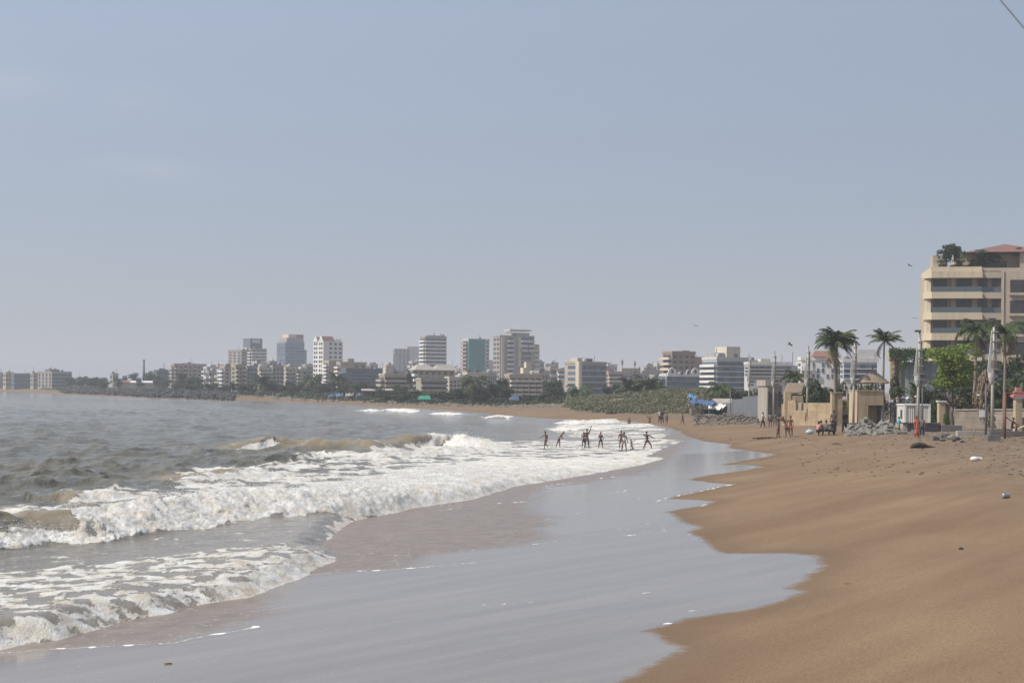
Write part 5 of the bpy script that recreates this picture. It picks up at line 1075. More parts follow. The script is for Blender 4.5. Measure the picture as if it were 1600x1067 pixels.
# container cabin on its plinth
Y = 118; cc = empty('container_cabin', (at(1413.5,660,Y).x, Y, gz(at(1413.5,660,Y).x, Y)), R(-3)); mx_ = Y/F; tag(cc, 'small white ribbed container cabin raised on a concrete plinth coloured dark for shade', 'cabin')
zt, zb_ = zat(1430,632,Y)-cc.location.z, zat(1430,660,Y)-cc.location.z; Wc = 39*mx_; Dc = 3.0
pf = []
for k in range(24): pf.append((k*Wc/24 + (Wc/48 if 0 else 0), .04 if k % 2 else 0))
ridg = MB(); xs_ = [k*Wc/28 for k in range(29)]; poly = [(x, (.05 if (i//1) % 2 else 0.0)) for i, x in enumerate(xs_)] + [(Wc, Dc), (0, Dc)]
ridg.prism(poly, zb_, zt-.08).build('body', mat('container_white', (.56,.53,.47), .6, .10, .5, stain=.3), cc)
MB().box(-.06,Wc+.05,-.06,Dc+.05,zt-.077,zt+.03).build('roof', WHITE, cc); MB().box(-.05,.12,-.04,.13,zb_-.0,zt-.08).build('corner_post', WHITE, cc); MB().box(Wc-.12,Wc+.04,-.04,.13,zb_,zt-.08).build('corner_post', WHITE, cc)
MB().box(-.04,-.003,.9,1.5,zb_+.3,zt-.45).build('window', GLASS, cc); MB().box(.4*Wc,.62*Wc,-.045,-.005,zb_+.03,zt-.12).build('door', mat('container_door', (.48,.45,.40), .6, .1, .6, stain=.3), cc)
MB().box(.1,Wc+.9,.25,Dc,-.8,zb_-.12).build('plinth', CONCD, cc); MB().box(-.1,.28,.2,Dc,-.8,zb_-.12).build('side_panel', CONC, cc); MB().box(-.1,Wc+.9,.0,Dc,zb_-.117,zb_-.003).build('base_frame', METAL, cc)  # plinth is coloured dark for the overhang's shadow; side panel stays lighter
MB().box(Wc+.95,Wc+2.6,-.2,1.2,-.8,.55).build('step', CONCD, cc)
# stone wall with board, ledge, post frame, shrine
wallobj('stone_wall', 'low rubble stone wall with a pale coping and a raised left step', 'wall', [(1474,632),(1492,632),(1492.1,641),(1660,640)], 134, 126, RUBST, .4, CONC)
pp = empty('gate_pier', (at(1474,640,133.6).x, 133.6, gz(at(1474,640,133.6).x, 133.6))); tag(pp, 'pale cream pier behind the trunk of the bright green tree', 'pier'); MB().box(-.5,.1,-.3,.3,-.3,zat(1474,628,133.6)-pp.location.z).build('post', PLAST, pp); MB().box(-.6,.2,-.4,.4,zat(1474,628,133.6)-pp.location.z+.003,zat(1474,628,133.6)-pp.location.z+.12).build('cap', WHITE, pp)
bd_ = empty('blank_board', at(1535,646,129.2)+Vector((0,-.15,0)), R(-4)); tag(bd_, 'blank white board leaning on the stone wall beside the nearest lamp post', 'board'); MB().box(-.36,.36,-.03,.0,-.32,.32).build('panel', WHITE, bd_); MB().box(-.38,.38,.003,.04,-.34,-.28).box(-.38,.38,.003,.04,.28,.34).build('frame', WOOD, bd_)
lg = empty('concrete_ledge', on_ground(1503, 682)); tag(lg, 'low pale concrete ledge on the gravel below the stone wall', 'ledge'); MB().box(0,2.6,1,1.5,-.6,.38).build('top_slab', CONC, lg); MB().box(.05,2.55,1.05,1.45,-.9,-.603).build('foot', CONCD, lg)
Y = 101; fr = empty('pipe_frame', (at(1570,660,Y).x, Y, gz(at(1570,660,Y).x, Y))); tag(fr, 'rust red pipe frame with a long horizontal bar at the right edge', 'frame'); zb_ = zat(1570,613,Y)-fr.location.z
MB().tube([(0,0,-.4),(0,0,zb_)], .10, 8).build('post', RUST, fr, smooth=True); MB().tube([(0,0,zb_-.05),(3.2,0,zb_-.02)], .05, 8).build('bar', RUST, fr); MB().tube([(0,0,zb_-.75),(.35,0,zb_-.08)], .035, 6).build('brace', RUST, fr); MB().tube([(.05,0,1.55),(1.0,0,.85)], .035, 6).build('brace', RUST, fr); MB().tube([(3.2,0,-.4),(3.2,0,zb_)], .10, 8).build('post', RUST, fr, smooth=True)
Y = 119; sh = empty('shrine_gate', (at(1590,660,Y).x, Y, gz(at(1590,660,Y).x, Y))); tag(sh, 'cream gate pillar with a stepped pink tiled cap at the right edge', 'gate'); zc, zt = zat(1590,623,Y)-sh.location.z, zat(1590,605,Y)-sh.location.z
PINK = mat('pink_tile', (.42,.19,.17), .8, .18, 3, bump=.4); MB().box(-.28,.28,-.28,.28,-.6,zc).build('post', PLAST, sh); MB().box(-.36,.36,-.36,.36,zc+.003,zc+.12).build('cap', WHITE, sh)
MB().box(-.5,.7,-.4,.4,zc+.123,zc+.35).box(-.36,.5,-.3,.3,zc+.353,zc+.62).box(-.2,.28,-.22,.22,zc+.623,zt).build('tiled_roof', PINK, sh); MB().box(.31,2.6,-.1,.3,-.6,zat(1590,652,Y)-sh.location.z).build('side_wall', RUBST, sh)
sl = empty('stone_slab', on_ground(1562, 684)); tag(sl, 'dark flat slab seat below the red pipe frame, where a person sits', 'slab'); MB().box(0,2.6,2.2,3.0,.10,.42).build('top', CONCD, sl); MB().box(.2,.6,2.3,2.9,-.6,.097).box(2.0,2.4,2.3,2.9,-.6,.097).build('support', CONCD, sl)
pl = empty('wooden_plank', sl.location + Vector((1.9,2.4,.42))); tag(pl, 'pale plank propped up on the dark slab at the right edge', 'plank'); MB().add([(0,0,.0),(0,.3,.0),(1.6,.3,.75),(1.6,0,.75),(0,0,.06),(0,.3,.06),(1.6,.3,.81),(1.6,0,.81)], [(0,1,2,3),(7,6,5,4),(0,4,5,1),(1,5,6,2),(2,6,7,3),(3,7,4,0)]).build('board', mat('pale_wood', (.45,.38,.28), .9, .2, 3), pl)
# grey house behind the two far lamps
r_, Wd, Dp, zt, zb = bld('garden_house', 'dim grey house with a cream end wall behind the two farthest lamp posts', 'dim grey house', (1186,1197,1222), (603,640), 1, 178, 'stone', ('none',0), ('slot',3), a=14, base=1.0, roofs=[('parapet_strip',.0,.5,600,'pale',.05,.9)])
MB().box(.02*Wd,.98*Wd,-.06,-.002,zb-3,zt-.9).build('shutter', CONCD, r_); MB().box(.0,.10*Wd,-.2,-.062,zb-3,zt-.2).build('pier', WALL['cream'], r_)
lw = wallobj('boundary_wall', 'dim low grey wall with dark patches behind the broken planks', 'wall', [(1110,630),(1143,629),(1143.1,624),(1160,623),(1160.1,620),(1190,618)], 215, 192, WALL['dark'], .4)
# rocks
def rock_heap(name, label, pts, mat_, kind='stuff', seed=0):
    rs = random.Random(seed); b = MB()
    for x, y, z, r in pts:
        q = [Vector((rs.gauss(0,1), rs.gauss(0,1), rs.gauss(0,1))).normalized()*r*rs.uniform(.7,1.15) for _ in range(14)]
        bm = bmesh.new()
        for p in q: bm.verts.new((p.x*1.25, p.y, p.z*.75))
        bmesh.ops.convex_hull(bm, input=bm.verts); bm.verts.index_update()
        used = [v for v in bm.verts if v.link_faces]; ix = {v: i for i, v in enumerate(used)}
        b.add([(v.co.x+x, v.co.y+y, v.co.z+z) for v in used], [tuple(ix[v] for v in f.verts) for f in bm.faces]); bm.free()
    return tag(b.build(name, mat_), label, kind=kind)
rs = random.Random(4)
pts = []
for k in range(430):
    px = rs.uniform(1324, 1412); t = (px-1324)/88; Y = rs.uniform(112, 131); x = (px-800)/F*Y
    top = .95*math.sin(math.pi*min(.97, .12+t*.85))**.7 * math.exp(-((Y-122)/7)**2) * (.75+.35*math.sin(px*.21))
    pts.append((x, Y, gz(x, Y) + top*rs.uniform(.4,1), rs.uniform(.10,.36)))
rock_heap('rubble_heap', 'grey heap of broken rubble below the thatched gazebo', pts, ROCK, seed=1)
pts = []
for k in range(330):
    px = rs.uniform(1085, 1185); Y = rs.uniform(165, 210) ; x = (px-800)/F*Y
    pts.append((x, Y, gz(x, Y)+rs.uniform(0,.55)*math.exp(-((Y-192)/14)**2), rs.uniform(.10,.32)))
rock_heap('rubble_strip', 'low grey rubble and rubbish strewn before the blue tarpaulin shack', pts, ROCK, seed=2)
pts = []
for k in range(150):
    px = rs.uniform(1445, 1600); Y = rs.uniform(100, 124); x = (px-800)/F*Y; pts.append((x, Y, gz(x, Y), rs.uniform(.05,.16)))
for k in range(260):
    px = rs.uniform(1180, 1600); Y = rs.uniform(82, 112); x = (px-800)/F*Y; pts.append((x, Y, gz(x, Y), rs.uniform(.02,.07)))
rock_heap('shingle', 'scattered stones and shingle on the sand bank below the walls', pts, ROCK, seed=3)
pts = []
for k in range(1500):
    px = rs.uniform(95, 365); Yb = np.interp(px, [60,120,240,345,420], [800,690,545,492,455]); Y = Yb*rs.uniform(.90, 1.02); x = (px-800)/F*Y; pts.append((x, Y, max(gz(x, Y), .0)+rs.uniform(-.2,.9), rs.uniform(.4,1.0)))
rock_heap('rock_armour', 'dark boulder sea wall along the far left shore', pts, ROCKD, seed=5)
pts = []
for k in range(500):
    px = rs.uniform(350, 1060); Yb = np.interp(px, [345,420,500,600,700,780,900,1060], [500,450,412,352,312,285,262,222]); Y = Yb*rs.uniform(.97, 1.05); x = (px-800)/F*Y; pts.append((x, Y, gz(x, Y), rs.uniform(.15,.5)*Y/330))
rock_heap('strand_debris', 'dark stones and rubbish along the top of the far beach', pts, ROCK, seed=6)
for k, (px, py, r) in enumerate([(1462,684,.26),(1470,682,.30),(1478,681,.34),(1487,682,.30),(1495,684,.24),(1473,685,.2),(1490,686,.2),(1503,687,.2)]):
    g_ = on_ground(px, py+4); q = rock_heap('boulder', '', [(g_.x, g_.y, g_.z+r*.4, r)], ROCK if k % 2 else ROCKD, None, 20+k)
    q['label'] = ['outermost left','dark flat','largest','round grey','pale right','small low front left','small low front right','outermost right'][k] + ' boulder of the little heap left of the nearest lamp post'; q['category'] = 'rock'; q['group'] = 'boulders of the little heap'
# tarpaulin shack
Y = 208; tp = empty('tarpaulin_shack', (at(1108,650,Y).x, Y, gz(at(1108,650,Y).x, Y))); mx_ = Y/F; tag(tp, 'ramshackle fishing shack roofed with crumpled blue tarpaulin at the end of the dune', 'shack')
def tarp(name, pxs, pys, d, m, seed, sag=.25):
    rs = np.random.RandomState(seed); n, k = 16, 6; vs = []
    for j in range(k):
        for i in range(n):
            px = pxs[0]+(pxs[1]-pxs[0])*i/(n-1); py = pys[0]+(pys[1]-pys[0])*i/(n-1)
            vs.append(((px-1108)*mx_, d[0]+(d[1]-d[0])*j/(k-1), zat(px, py, Y)-tp.location.z + .25*math.sin(j*1.1+i*.5) + rs.normal()*.10 + (j/(k-1))*.5))
    nv = len(vs); vs += [(x,y,z-.07) for x,y,z in vs]; fs = []
    for j in range(k-1):
        for i in range(n-1):
            a = j*n+i; fs += [(a,a+1,a+n+1,a+n),(a+nv+n,a+nv+n+1,a+nv+1,a+nv)]
    for i in range(n-1): fs += [(i+nv,i+1+nv,i+1,i),((k-1)*n+i,(k-1)*n+i+1,(k-1)*n+i+1+nv,(k-1)*n+i+nv)]
    return MB().add(vs, fs).build(name, m, tp, smooth=False)
BLUE = mat('blue_tarpaulin', (.06,.105,.20), .6, .25, 1.5, bump=.3); LBLUE = mat('light_blue_tarpaulin', (.09,.20,.34), .6, .2, 1)
tarp('tarpaulin', (1080,1120), (632,631), (0,4), BLUE, 1); tarp('tarpaulin', (1106,1133), (638,636), (-.8,1.2), WHITE, 2); tarp('tarpaulin', (1084,1097), (623,623), (6,8), LBLUE, 3)
MB().box((1081-1108)*mx_,(1100-1108)*mx_,.4,3.2,-.3,zat(1090,639,Y)-tp.location.z).build('side_wall', WOOD, tp); MB().box((1104-1108)*mx_,(1130-1108)*mx_,2.2,3.2,-.3,zat(1110,640,Y)-tp.location.z).build('back_wall', mat('green_cloth', (.07,.13,.12), .9, .3, 1), tp)
for px in (1081,1094,1108,1131): MB().tube([((px-1108)*mx_,.1,-.4),((px-1108)*mx_,.1,zat(px,634,Y)-tp.location.z)], .06, 6).build('post', WOOD, tp)
sd = empty('long_shed', (at(1134,630,214).x, 214, gz(at(1134,630,214).x, 214))); tag(sd, 'long low shed with a weathered plank roof right of the blue tarpaulin shack', 'shed'); mx_ = 214/F
zr = zat(1134,627,214)-sd.location.z; MB().box(-13*mx_,15*mx_,0,4,-.4,zr-.3).build('wall', WOOD, sd); MB().add([(-15*mx_,-.6,zr-.35),(16*mx_,-.6,zr-.35),(16*mx_,4,zr+.3),(-15*mx_,4,zr+.3),(-15*mx_,-.6,zr-.25),(16*mx_,-.6,zr-.25),(16*mx_,4,zr+.4),(-15*mx_,4,zr+.4)], [(3,2,1,0),(4,5,6,7),(0,1,5,4),(1,2,6,5),(2,3,7,6),(3,0,4,7)]).build('roof', WALL['stone'], sd)
PK = [(1128,650,3.6,.1,'pale driftwood plank lying left on the rubble before the shed'),(1140,652,4.4,-.12,'long grey plank lying across the rubble below the shed'),(1152,649,3.8,.2,'thin plank slanting upward in the rubble near the farthest lamp post'),(1158,655,4.0,-.2,'low plank half buried in rubble left of the farthest lamp post'),(1122,657,3.0,.3,'short plank sticking up at the left of the rubble'),(1148,645,3.2,.05,'topmost plank resting on the rubble before the shed')]
for px, py, l, sl_, lab in PK:
    Y = 190; c = at(px, py, Y); g_ = max(gz(c.x, Y)+.1, c.z); o = MB().box(-l/2,l/2,-.12,.12,-.05,.05).build('plank', mat('pale_wood', (.45,.38,.28), .9, .2, 3), None, (c.x, Y, g_), (0, -sl_, .2)); tag(o, lab, 'plank', 'planks in the rubble')
# beach stalls and boats at the far beach
for k, (px, py, w, col, lab) in enumerate([(518,627,12,BLUE,'dark blue boat cover, leftmost of the row on the far beach'),(530,627.5,11,LBLUE,'blue boat cover beside the leftmost one on the far beach'),(546,628.5,13,WALL['stone'],'pale grey covered boat between two blue ones on the far beach'),(562,628,12,BLUE,'dark blue covered boat, rightmost of the row on the far beach')]):
    Y = 412; x = at(px, py, Y).x; g_ = gz(x, Y); o = empty('covered_boat', (x, Y, g_), .2); tag(o, lab, 'boat', 'covered boats on the far beach'); w_ = w*Y/F
    b = MB(); st = []; n = 7
    for i in range(n+1):
        u = i/n*2-1; hw = .85*(1-abs(u)**2.5)+.08; st += [(u*w_/2, -hw, .9), (u*w_/2, -hw*.5, .1), (u*w_/2, hw*.5, .1), (u*w_/2, hw, .9)]
    fs = [(4*i+j, 4*i+j+1, 4*i+5+j, 4*i+4+j) for i in range(n) for j in range(3)] + [(0,3,2,1),(4*n,4*n+1,4*n+2,4*n+3)]
    b.add(st, fs).build('hull', WOOD, o)
    c_ = MB(); st = []
    for i in range(n+1):
        u = i/n*2-1; hw = .9*(1-abs(u)**2.5)+.1; st += [(u*w_/2, -hw, .85), (u*w_/2, 0, 1.6+.25*math.sin(i*2.1)), (u*w_/2, hw, .85)]
    fs = [(3*i+j, 3*i+j+1, 3*i+4+j, 3*i+3+j) for i in range(n) for j in range(2)] + [(3*i+3,3*i+5,3*i+2,3*i) for i in range(n)] + [(0,2,1),(3*n,3*n+1,3*n+2)]
    c_.add(st, fs).build('cover', col, o)
for k, (px, py, w, h, lab) in enumerate([(583,621,34,9,'open dark beach stall with posts, left of the far beach trees'),(610,621,22,8,'smaller open beach stall beside the dark posts stall on the far beach')]):
    Y = 405; x = at(px, py, Y).x; g_ = gz(x, Y); o = empty('beach_stall', (x, Y, g_), .1); tag(o, lab, 'stall'); w_ = w*Y/F; h_ = 2.3
    MB().add([(-w_/2-.3,-.5,h_),(w_/2+.3,-.5,h_),(w_/2+.3,3.2,h_+.5),(-w_/2-.3,3.2,h_+.5),(-w_/2-.3,-.5,h_+.15),(w_/2+.3,-.5,h_+.15),(w_/2+.3,3.2,h_+.65),(-w_/2-.3,3.2,h_+.65)],[(3,2,1,0),(4,5,6,7),(0,1,5,4),(1,2,6,5),(2,3,7,6),(3,0,4,7)]).build('roof', WALL['stone'], o)
    for i in range(6): MB().tube([(-w_/2+w_*i/5,0,-.3),(-w_/2+w_*i/5,0,h_)], .09, 6).build('post', WOOD, o)
    MB().box(-w_/2,w_/2,2.6,2.75,-.3,h_).build('back_wall', METAL, o)
c_ = at(617, 612, 440); tpz = empty('temple_spire', (c_.x, 440, 2)); tag(tpz, 'small white temple spire among the far beach roofs', 'spire'); zt = zat(617,606,440)-2; MB().tube([(0,0,-1),(0,0,zt-2.2),(0,0,zt-.3),(0,0,zt)], [1.0,.9,.25,.05], 8).build('tower', WHITE, tpz); MB().box(-1.6,1.6,-1.2,1.2,-1,zt-2.6).build('base', WHITE, tpz)
for k, (px, py, m, lab) in enumerate([(663,630.5,mat('green_tarp',(.04,.26,.17),.6,.2),'green tent cover on the far beach below the flared eaves block'),(804,634,BLUE,'blue cover among the far trees below the stepped top block')]):
    Y = 338 if k == 0 else 306; x = at(px, py, Y).x; o = empty('tent', (x, Y, gz(x, Y)), .1); tag(o, lab, 'tent'); w_ = (20 if k == 0 else 14)*Y/F
    MB().add([(-w_/2,-1,.9),(w_/2,-1,.9),(w_/2,1.2,.9),(-w_/2,1.2,.9),(-w_/2+.3,.1,1.7),(w_/2-.3,.1,1.9)], [(0,1,5,4),(1,2,5),(2,3,4,5),(3,0,4),(3,2,1,0)]).build('canopy', m, o)
    for sx in (-1,1): MB().tube([(sx*w_*.42,-.8,-.2),(sx*w_*.42,-.8,.9)], .05, 6).build('pole', WOOD, o)
# ------------------------------------------------------------------ people
SKIN = mat('skin_brown', (.19,.105,.068), .5, .10, 3); SKIND = mat('skin_dark', (.13,.072,.048), .5, .10, 3); HAIRM = mat('hair_black', (.012,.010,.010), .5, .2, 20)
CLOTH = {}
def cloth(n, c):
    if n not in CLOTH: CLOTH[n] = mat('cloth_' + n, c, .85, .14, 5, bump=.2)
    return CLOTH[n]
WHITEC = cloth('white', (.62,.61,.60)); DARKC = cloth('dark', (.022,.022,.026)); NAVY = cloth('navy', (.025,.035,.08)); BLUEC = cloth('blue', (.06,.10,.26)); ORG = cloth('orange', (.62,.11,.035)); REDO = cloth('coral', (.55,.13,.08)); TURQ = cloth('turquoise', (.05,.42,.50)); PINKC = cloth('pink', (.50,.22,.22)); GREYC = cloth('grey', (.16,.16,.17)); MAUVE = cloth('mauve', (.42,.36,.45)); OLIVEC = cloth('olive', (.10,.10,.07)); STRIPE = cloth('rose', (.45,.16,.17))
def skin_body(name, nodes, edges, radii, m, root, sub=2):
    """one continuous surface grown round a skeleton"""
    me = bpy.data.meshes.new(name + '_skeleton'); me.from_pydata([tuple(p) for p in nodes], edges, []); me.update()
    o = bpy.data.objects.new(name + '_skeleton', me); COL.objects.link(o)
    md = o.modifiers.new('skin', 'SKIN'); md.use_smooth_shade = True
    for i, r in enumerate(radii):
        sv = me.skin_vertices[0].data[i]; sv.radius = (r, r) if not hasattr(r, '__len__') else r; sv.use_root = (i == root)
    s = o.modifiers.new('sub', 'SUBSURF'); s.levels = sub; s.render_levels = sub
    dg = bpy.context.evaluated_depsgraph_get(); ev = o.evaluated_get(dg)
    out = bpy.data.meshes.new_from_object(ev); out.name = name
    bpy.data.objects.remove(o); bpy.data.meshes.remove(me)
    out.materials.clear(); out.materials.append(m)
    out.polygons.foreach_set('use_smooth', [True]*len(out.polygons)); return out
def dirv(f, ab, side):
    return Vector((side*math.sin(ab), -math.sin(f)*math.cos(ab), -math.cos(f)*math.cos(ab)))
def person(px, py, hpx, label, face=0, pose=None, skin=SKIN, shirt=None, sleeve=True, shorts=None, long_=False, dress=None, sink=0.0, group=None, Y=None, real=None, hair=1.0, cat='person', bag=None, zoff=0.0):
    """a person whose feet stand at the photo point; face = turn about z (0 looks towards the camera); pose in degrees"""
    p = dict(lean=0, side=0, aL=(5,10,10), aR=(5,10,10), lL=(0,5,0), lR=(0,5,0), head=(0,0)); p.update(pose or {})
    if Y is None:
        c = on_ground(px, py) if sink == 0 else Vector((*on_z(px, py, .10), .10))
    else:
        c = at(px, py, Y); c.z = gz(c.x, Y)
    h = real or hpx*c.y/F
    o = empty('person', (c.x, c.y, c.z), R(face)); tag(o, label, cat, group)
    ln, sd = R(p['lean']), R(p['side'])
    up = Vector((math.sin(sd), -math.sin(ln)*math.cos(sd), math.cos(ln)*math.cos(sd))); rt_ = Vector((math.cos(sd), 0, -math.sin(sd))); fw = up.cross(rt_)*-1
    hip = Vector((0,0,0)); J = {}
    J['pel'] = hip; J['waist'] = hip + up*.10; J['chest'] = hip + up*.215; J['neck0'] = hip + up*.30
    hd = R(p['head'][0]); J['neck1'] = hip + up*.345; hv = (up + Vector((math.sin(R(p['head'][1])), -math.sin(hd), 0))).normalized(); J['headc'] = J['neck1'] + hv*.075
    for s, k in ((1,'L'),(-1,'R')):
        f, ab, el = [R(x) for x in p['a'+k]]
        sh = hip + up*.285 + rt_*s*.105; J['sh'+k] = sh
        d = dirv(f, ab, s); J['el'+k] = sh + d*.165; d2 = dirv(f+el, ab*.8, s); J['wr'+k] = J['el'+k] + d2*.145; J['hd'+k] = J['wr'+k] + d2*.05; J['hv'+k] = d2
        f, ab, kn = [R(x) for x in p['l'+k]]
        hj = hip + Vector((s*.052,0,-.01)); J['hp'+k] = hj
        d = dirv(f, ab, s); J['kn'+k] = hj + d*.245; d2 = dirv(f-kn, ab*.7, s); J['an'+k] = J['kn'+k] + d2*.235
        tv = Vector((s*.25, -1, -.12)) if abs(f-kn) < 1.2 else Vector((s*.2,-.4,-.9)); J['to'+k] = J['an'+k] + tv.normalized()*.085 + Vector((0,0,-.02))
    low = min(min(J['an'+k].z - .03, J['to'+k].z - .015, J['kn'+k].z - .035, J['pel'].z - .075) for k in 'LR')
    sh_ = Vector((0,0,-low - sink + zoff))
    for k in J:
        if not k.startswith('hv'): J[k] = (J[k] + sh_)*h
    names = ['pel','waist','chest','neck0','neck1','shL','elL','wrL','hdL','shR','elR','wrR','hdR','hpL','knL','anL','toL','hpR','knR','anR','toR']
    rad = [(.062,.050),(.058,.044),(.072,.052),(.042,.038),(.030,.030),(.034,.034),(.024,.024),(.017,.016),(.018,.012)] + [(.034,.034),(.024,.024),(.017,.016),(.018,.012)] + [(.052,.052),(.036,.036),(.022,.022),(.018,.013)]*2
    E_ = [(0,1),(1,2),(2,3),(3,4),(2,5),(5,6),(6,7),(7,8),(2,9),(9,10),(10,11),(11,12),(0,13),(13,14),(14,15),(15,16),(0,17),(17,18),(18,19),(19,20)]
    me = skin_body('body', [J[n] for n in names], E_, [(a*h*1.13, b*h*1.13) for a, b in rad], skin, 0)
    # head with brow, nose, mouth, ears; hands with five fingers: added to the same mesh
    b = MB(); hc = J['headc']; r_ = .052*h
    fv = (fw*math.cos(hd)*-1 + Vector((0,0,-math.sin(hd)*.6))).normalized() if False else Vector((math.sin(R(p['head'][1]))*.6, -math.cos(hd), -math.sin(hd))).normalized()
    b.ell(tuple(hc), (r_*.92, r_*1.06, r_*1.32), 12, 9)
    sidev = fv.cross(Vector((0,0,1))).normalized(); upv = sidev.cross(fv).normalized()
    b.ell(tuple(hc + fv*r_*1.05 - upv*r_*.12), (r_*.16, r_*.24, r_*.26), 6, 5); b.ell(tuple(hc + fv*r_*.80 - upv*r_*.62), (r_*.42, r_*.26, r_*.20), 8, 5)
    for s in (-1,1):
        b.ell(tuple(hc + sidev*s*r_*.95 - upv*r_*.05), (r_*.14, r_*.24, r_*.34), 6, 5); b.ell(tuple(hc + fv*r_*.92 + sidev*s*r_*.36 + upv*r_*.10), (r_*.17, r_*.10, r_*.10), 6, 4)
    b.tube([J['neck0'], J['neck1'], hc], [.036*h, .031*h, .030*h], 8)
    for k in 'LR':
        d = J['hv'+k]; w = J['hd'+k]; sdv = d.cross(Vector((0,1,.3))).normalized(); cur = d.cross(sdv).normalized()
        for i, (o_, l_) in enumerate(((-1.5,.036),(-.5,.043),(.5,.040),(1.5,.032))):
            q = w + sdv*o_*.0085*h; b.tube([q - d*.010*h, q + d*l_*.5*h, q + d*l_*.92*h + cur*.010*h], [.0055*h,.005*h,.0038*h], 5)
        q = w - d*.022*h - sdv*.016*h; b.tube([q, q - sdv*.014*h + d*.016*h, q - sdv*.016*h + d*.034*h], [.0065*h,.006*h,.004*h], 5)
    add = b.mesh('tmp', skin, True); bm = bmesh.new(); bm.from_mesh(me); bm.from_mesh(add); bm.to_mesh(me); bm.free(); bpy.data.meshes.remove(add)
    me.polygons.foreach_set('use_smooth', [True]*len(me.polygons)); link('body', me, o)
    if hair:
        hb = MB(); hb.ell(tuple(hc + upv*r_*.16 - fv*r_*.14), (r_*1.03, r_*1.12, r_*1.30), 12, 9, -.15)
        if hair > 1: hb.ell(tuple(hc - fv*r_*.75 - upv*r_*.8), (r_*.75, r_*.5, r_*1.2), 10, 7)
        hb.build('hair', HAIRM, o, smooth=True)
    def part(nm, idx, scale, m, cut=None):
        ids = [names.index(n) for n in idx]; mp_ = {i: j for j, i in enumerate(ids)}
        ed_ = [(mp_[a], mp_[c_]) for a, c_ in E_ if a in mp_ and c_ in mp_]
        pts = [J[n].copy() for n in idx]
        for n, (base, f_) in (cut or {}).items(): pts[idx.index(n)] = J[base].lerp(J[n], f_)
        link(nm, skin_body(nm, pts, ed_, [(rad[i][0]*h*scale, rad[i][1]*h*scale) for i in ids], m, 0, 1), o)
    if shorts:
        if long_: part('trousers', ['pel','waist','hpL','knL','anL','hpR','knR','anR'], 1.34, shorts, {'waist':('pel',.5)})
        else: part('shorts', ['pel','waist','hpL','knL','hpR','knR'], 1.34, shorts, {'waist':('pel',.5), 'knL':('hpL',.72), 'knR':('hpR',.72)})
    if shirt:
        if sleeve: part('shirt', ['chest','waist','pel','neck0','shL','elL','shR','elR'], 1.36, shirt, {'elL':('shL',.7), 'elR':('shR',.7)})
        else: part('vest', ['chest','waist','pel','neck0','shL','shR'], 1.32, shirt, {'shL':('chest',.75), 'shR':('chest',.75)})
    if dress:
        a_ = J['waist']; d_ = MB(); n = 12; ring = []
        zl = .10*h
        ring = [(J['chest']+Vector((0,0,.04*h)), .085*h, .062*h), (a_, .072*h, .060*h), (J['pel'], .095*h, .080*h), (Vector((J['pel'].x, J['pel'].y, .30*h)), .105*h, .095*h), (Vector((J['pel'].x, J['pel'].y, zl)), .125*h, .115*h)]
        vs = [(c_.x+ra*math.cos(2*math.pi*k/n), c_.y+rb*math.sin(2*math.pi*k/n), c_.z) for c_, ra, rb in ring for k in range(n)]
        fs = [((j+1)*n+k, (j+1)*n+(k+1)%n, j*n+(k+1)%n, j*n+k) for j in range(4) for k in range(n)] + [tuple(range(n)), tuple(range(5*n-1,4*n-1,-1))]
        d_.add(vs, fs).build('dress', dress, o, smooth=True)
    return o
W_ = 'bathers playing in the surf'
person(853.5,699,28,'bare chested boy wading with bent knees, leftmost bather in the surf', -50, dict(lean=12, aL=(-10,20,50), aR=(30,24,45), lL=(35,10,70), lR=(5,12,10)), SKIND, shorts=DARKC, sink=.08, group=W_)
person(873,697,28,'boy in blue shorts bending forward with hands on hips in the surf', 75, dict(lean=38, aL=(-35,35,70), aR=(-30,40,70), lL=(8,8,8), lR=(-14,8,6), head=(15,0)), SKIN, shorts=BLUEC, sink=.10, group=W_)
person(912,698,25,'boy standing left behind the one raising an arm, surf centre', 20, dict(aL=(10,15,20), aR=(5,25,40), lL=(0,8,0), lR=(5,10,5)), SKIND, shorts=DARKC, sink=.10, group=W_)
person(917,698,31,'bather raising one hand above the head beside a shorter boy', 15, dict(aL=(165,20,15), aR=(0,22,30), lL=(0,9,0), lR=(0,9,0)), SKIND, shorts=GREYC, sink=.10, group=W_)
person(938.5,698.5,26,'lone boy standing legs apart facing shore in the middle of the surf', 5, dict(aL=(5,10,25), aR=(25,12,90), lL=(0,11,0), lR=(0,11,0)), SKIND, shorts=DARKC, sink=.10, group=W_)
person(970.5,699,29,'dark bather half hidden behind the woman in the white vest', 10, dict(aL=(10,15,10), aR=(5,15,10)), SKIND, shorts=GREYC, sink=.10, group=W_)
person(975,702.5,30,'bather in a white vest and pale shorts with arms hanging wide', 170, dict(aL=(0,18,12), aR=(4,14,16), lL=(0,10,0), lR=(0,10,0)), SKIND, shirt=WHITEC, sleeve=False, shorts=cloth('beige', (.34,.27,.22)), sink=.10, group=W_)
person(987,702.5,17,'child in pink kneeling in the foam beside the bather in a white vest', 100, dict(lean=-8, aL=(30,30,30), aR=(120,20,10), lL=(40,12,125), lR=(30,12,130)), SKIN, shirt=PINKC, sleeve=False, shorts=STRIPE, sink=.08, real=1.15, group=W_)
person(1011,701.5,31,'bather striding with one arm flung up and the other out, rightmost in the surf', 40, dict(lean=-6, aR=(100,70,10), aL=(40,55,15), lL=(42,14,38), lR=(-18,10,6)), SKIND, shorts=cloth('rust', (.25,.06,.05)), sink=.08, group=W_)
G2 = 'distant figures at the water edge'
person(983,669,11,'tiny wader standing thigh deep beyond the bathers', 0, {}, SKIND, shorts=DARKC, sink=.10, group=G2, real=1.45)
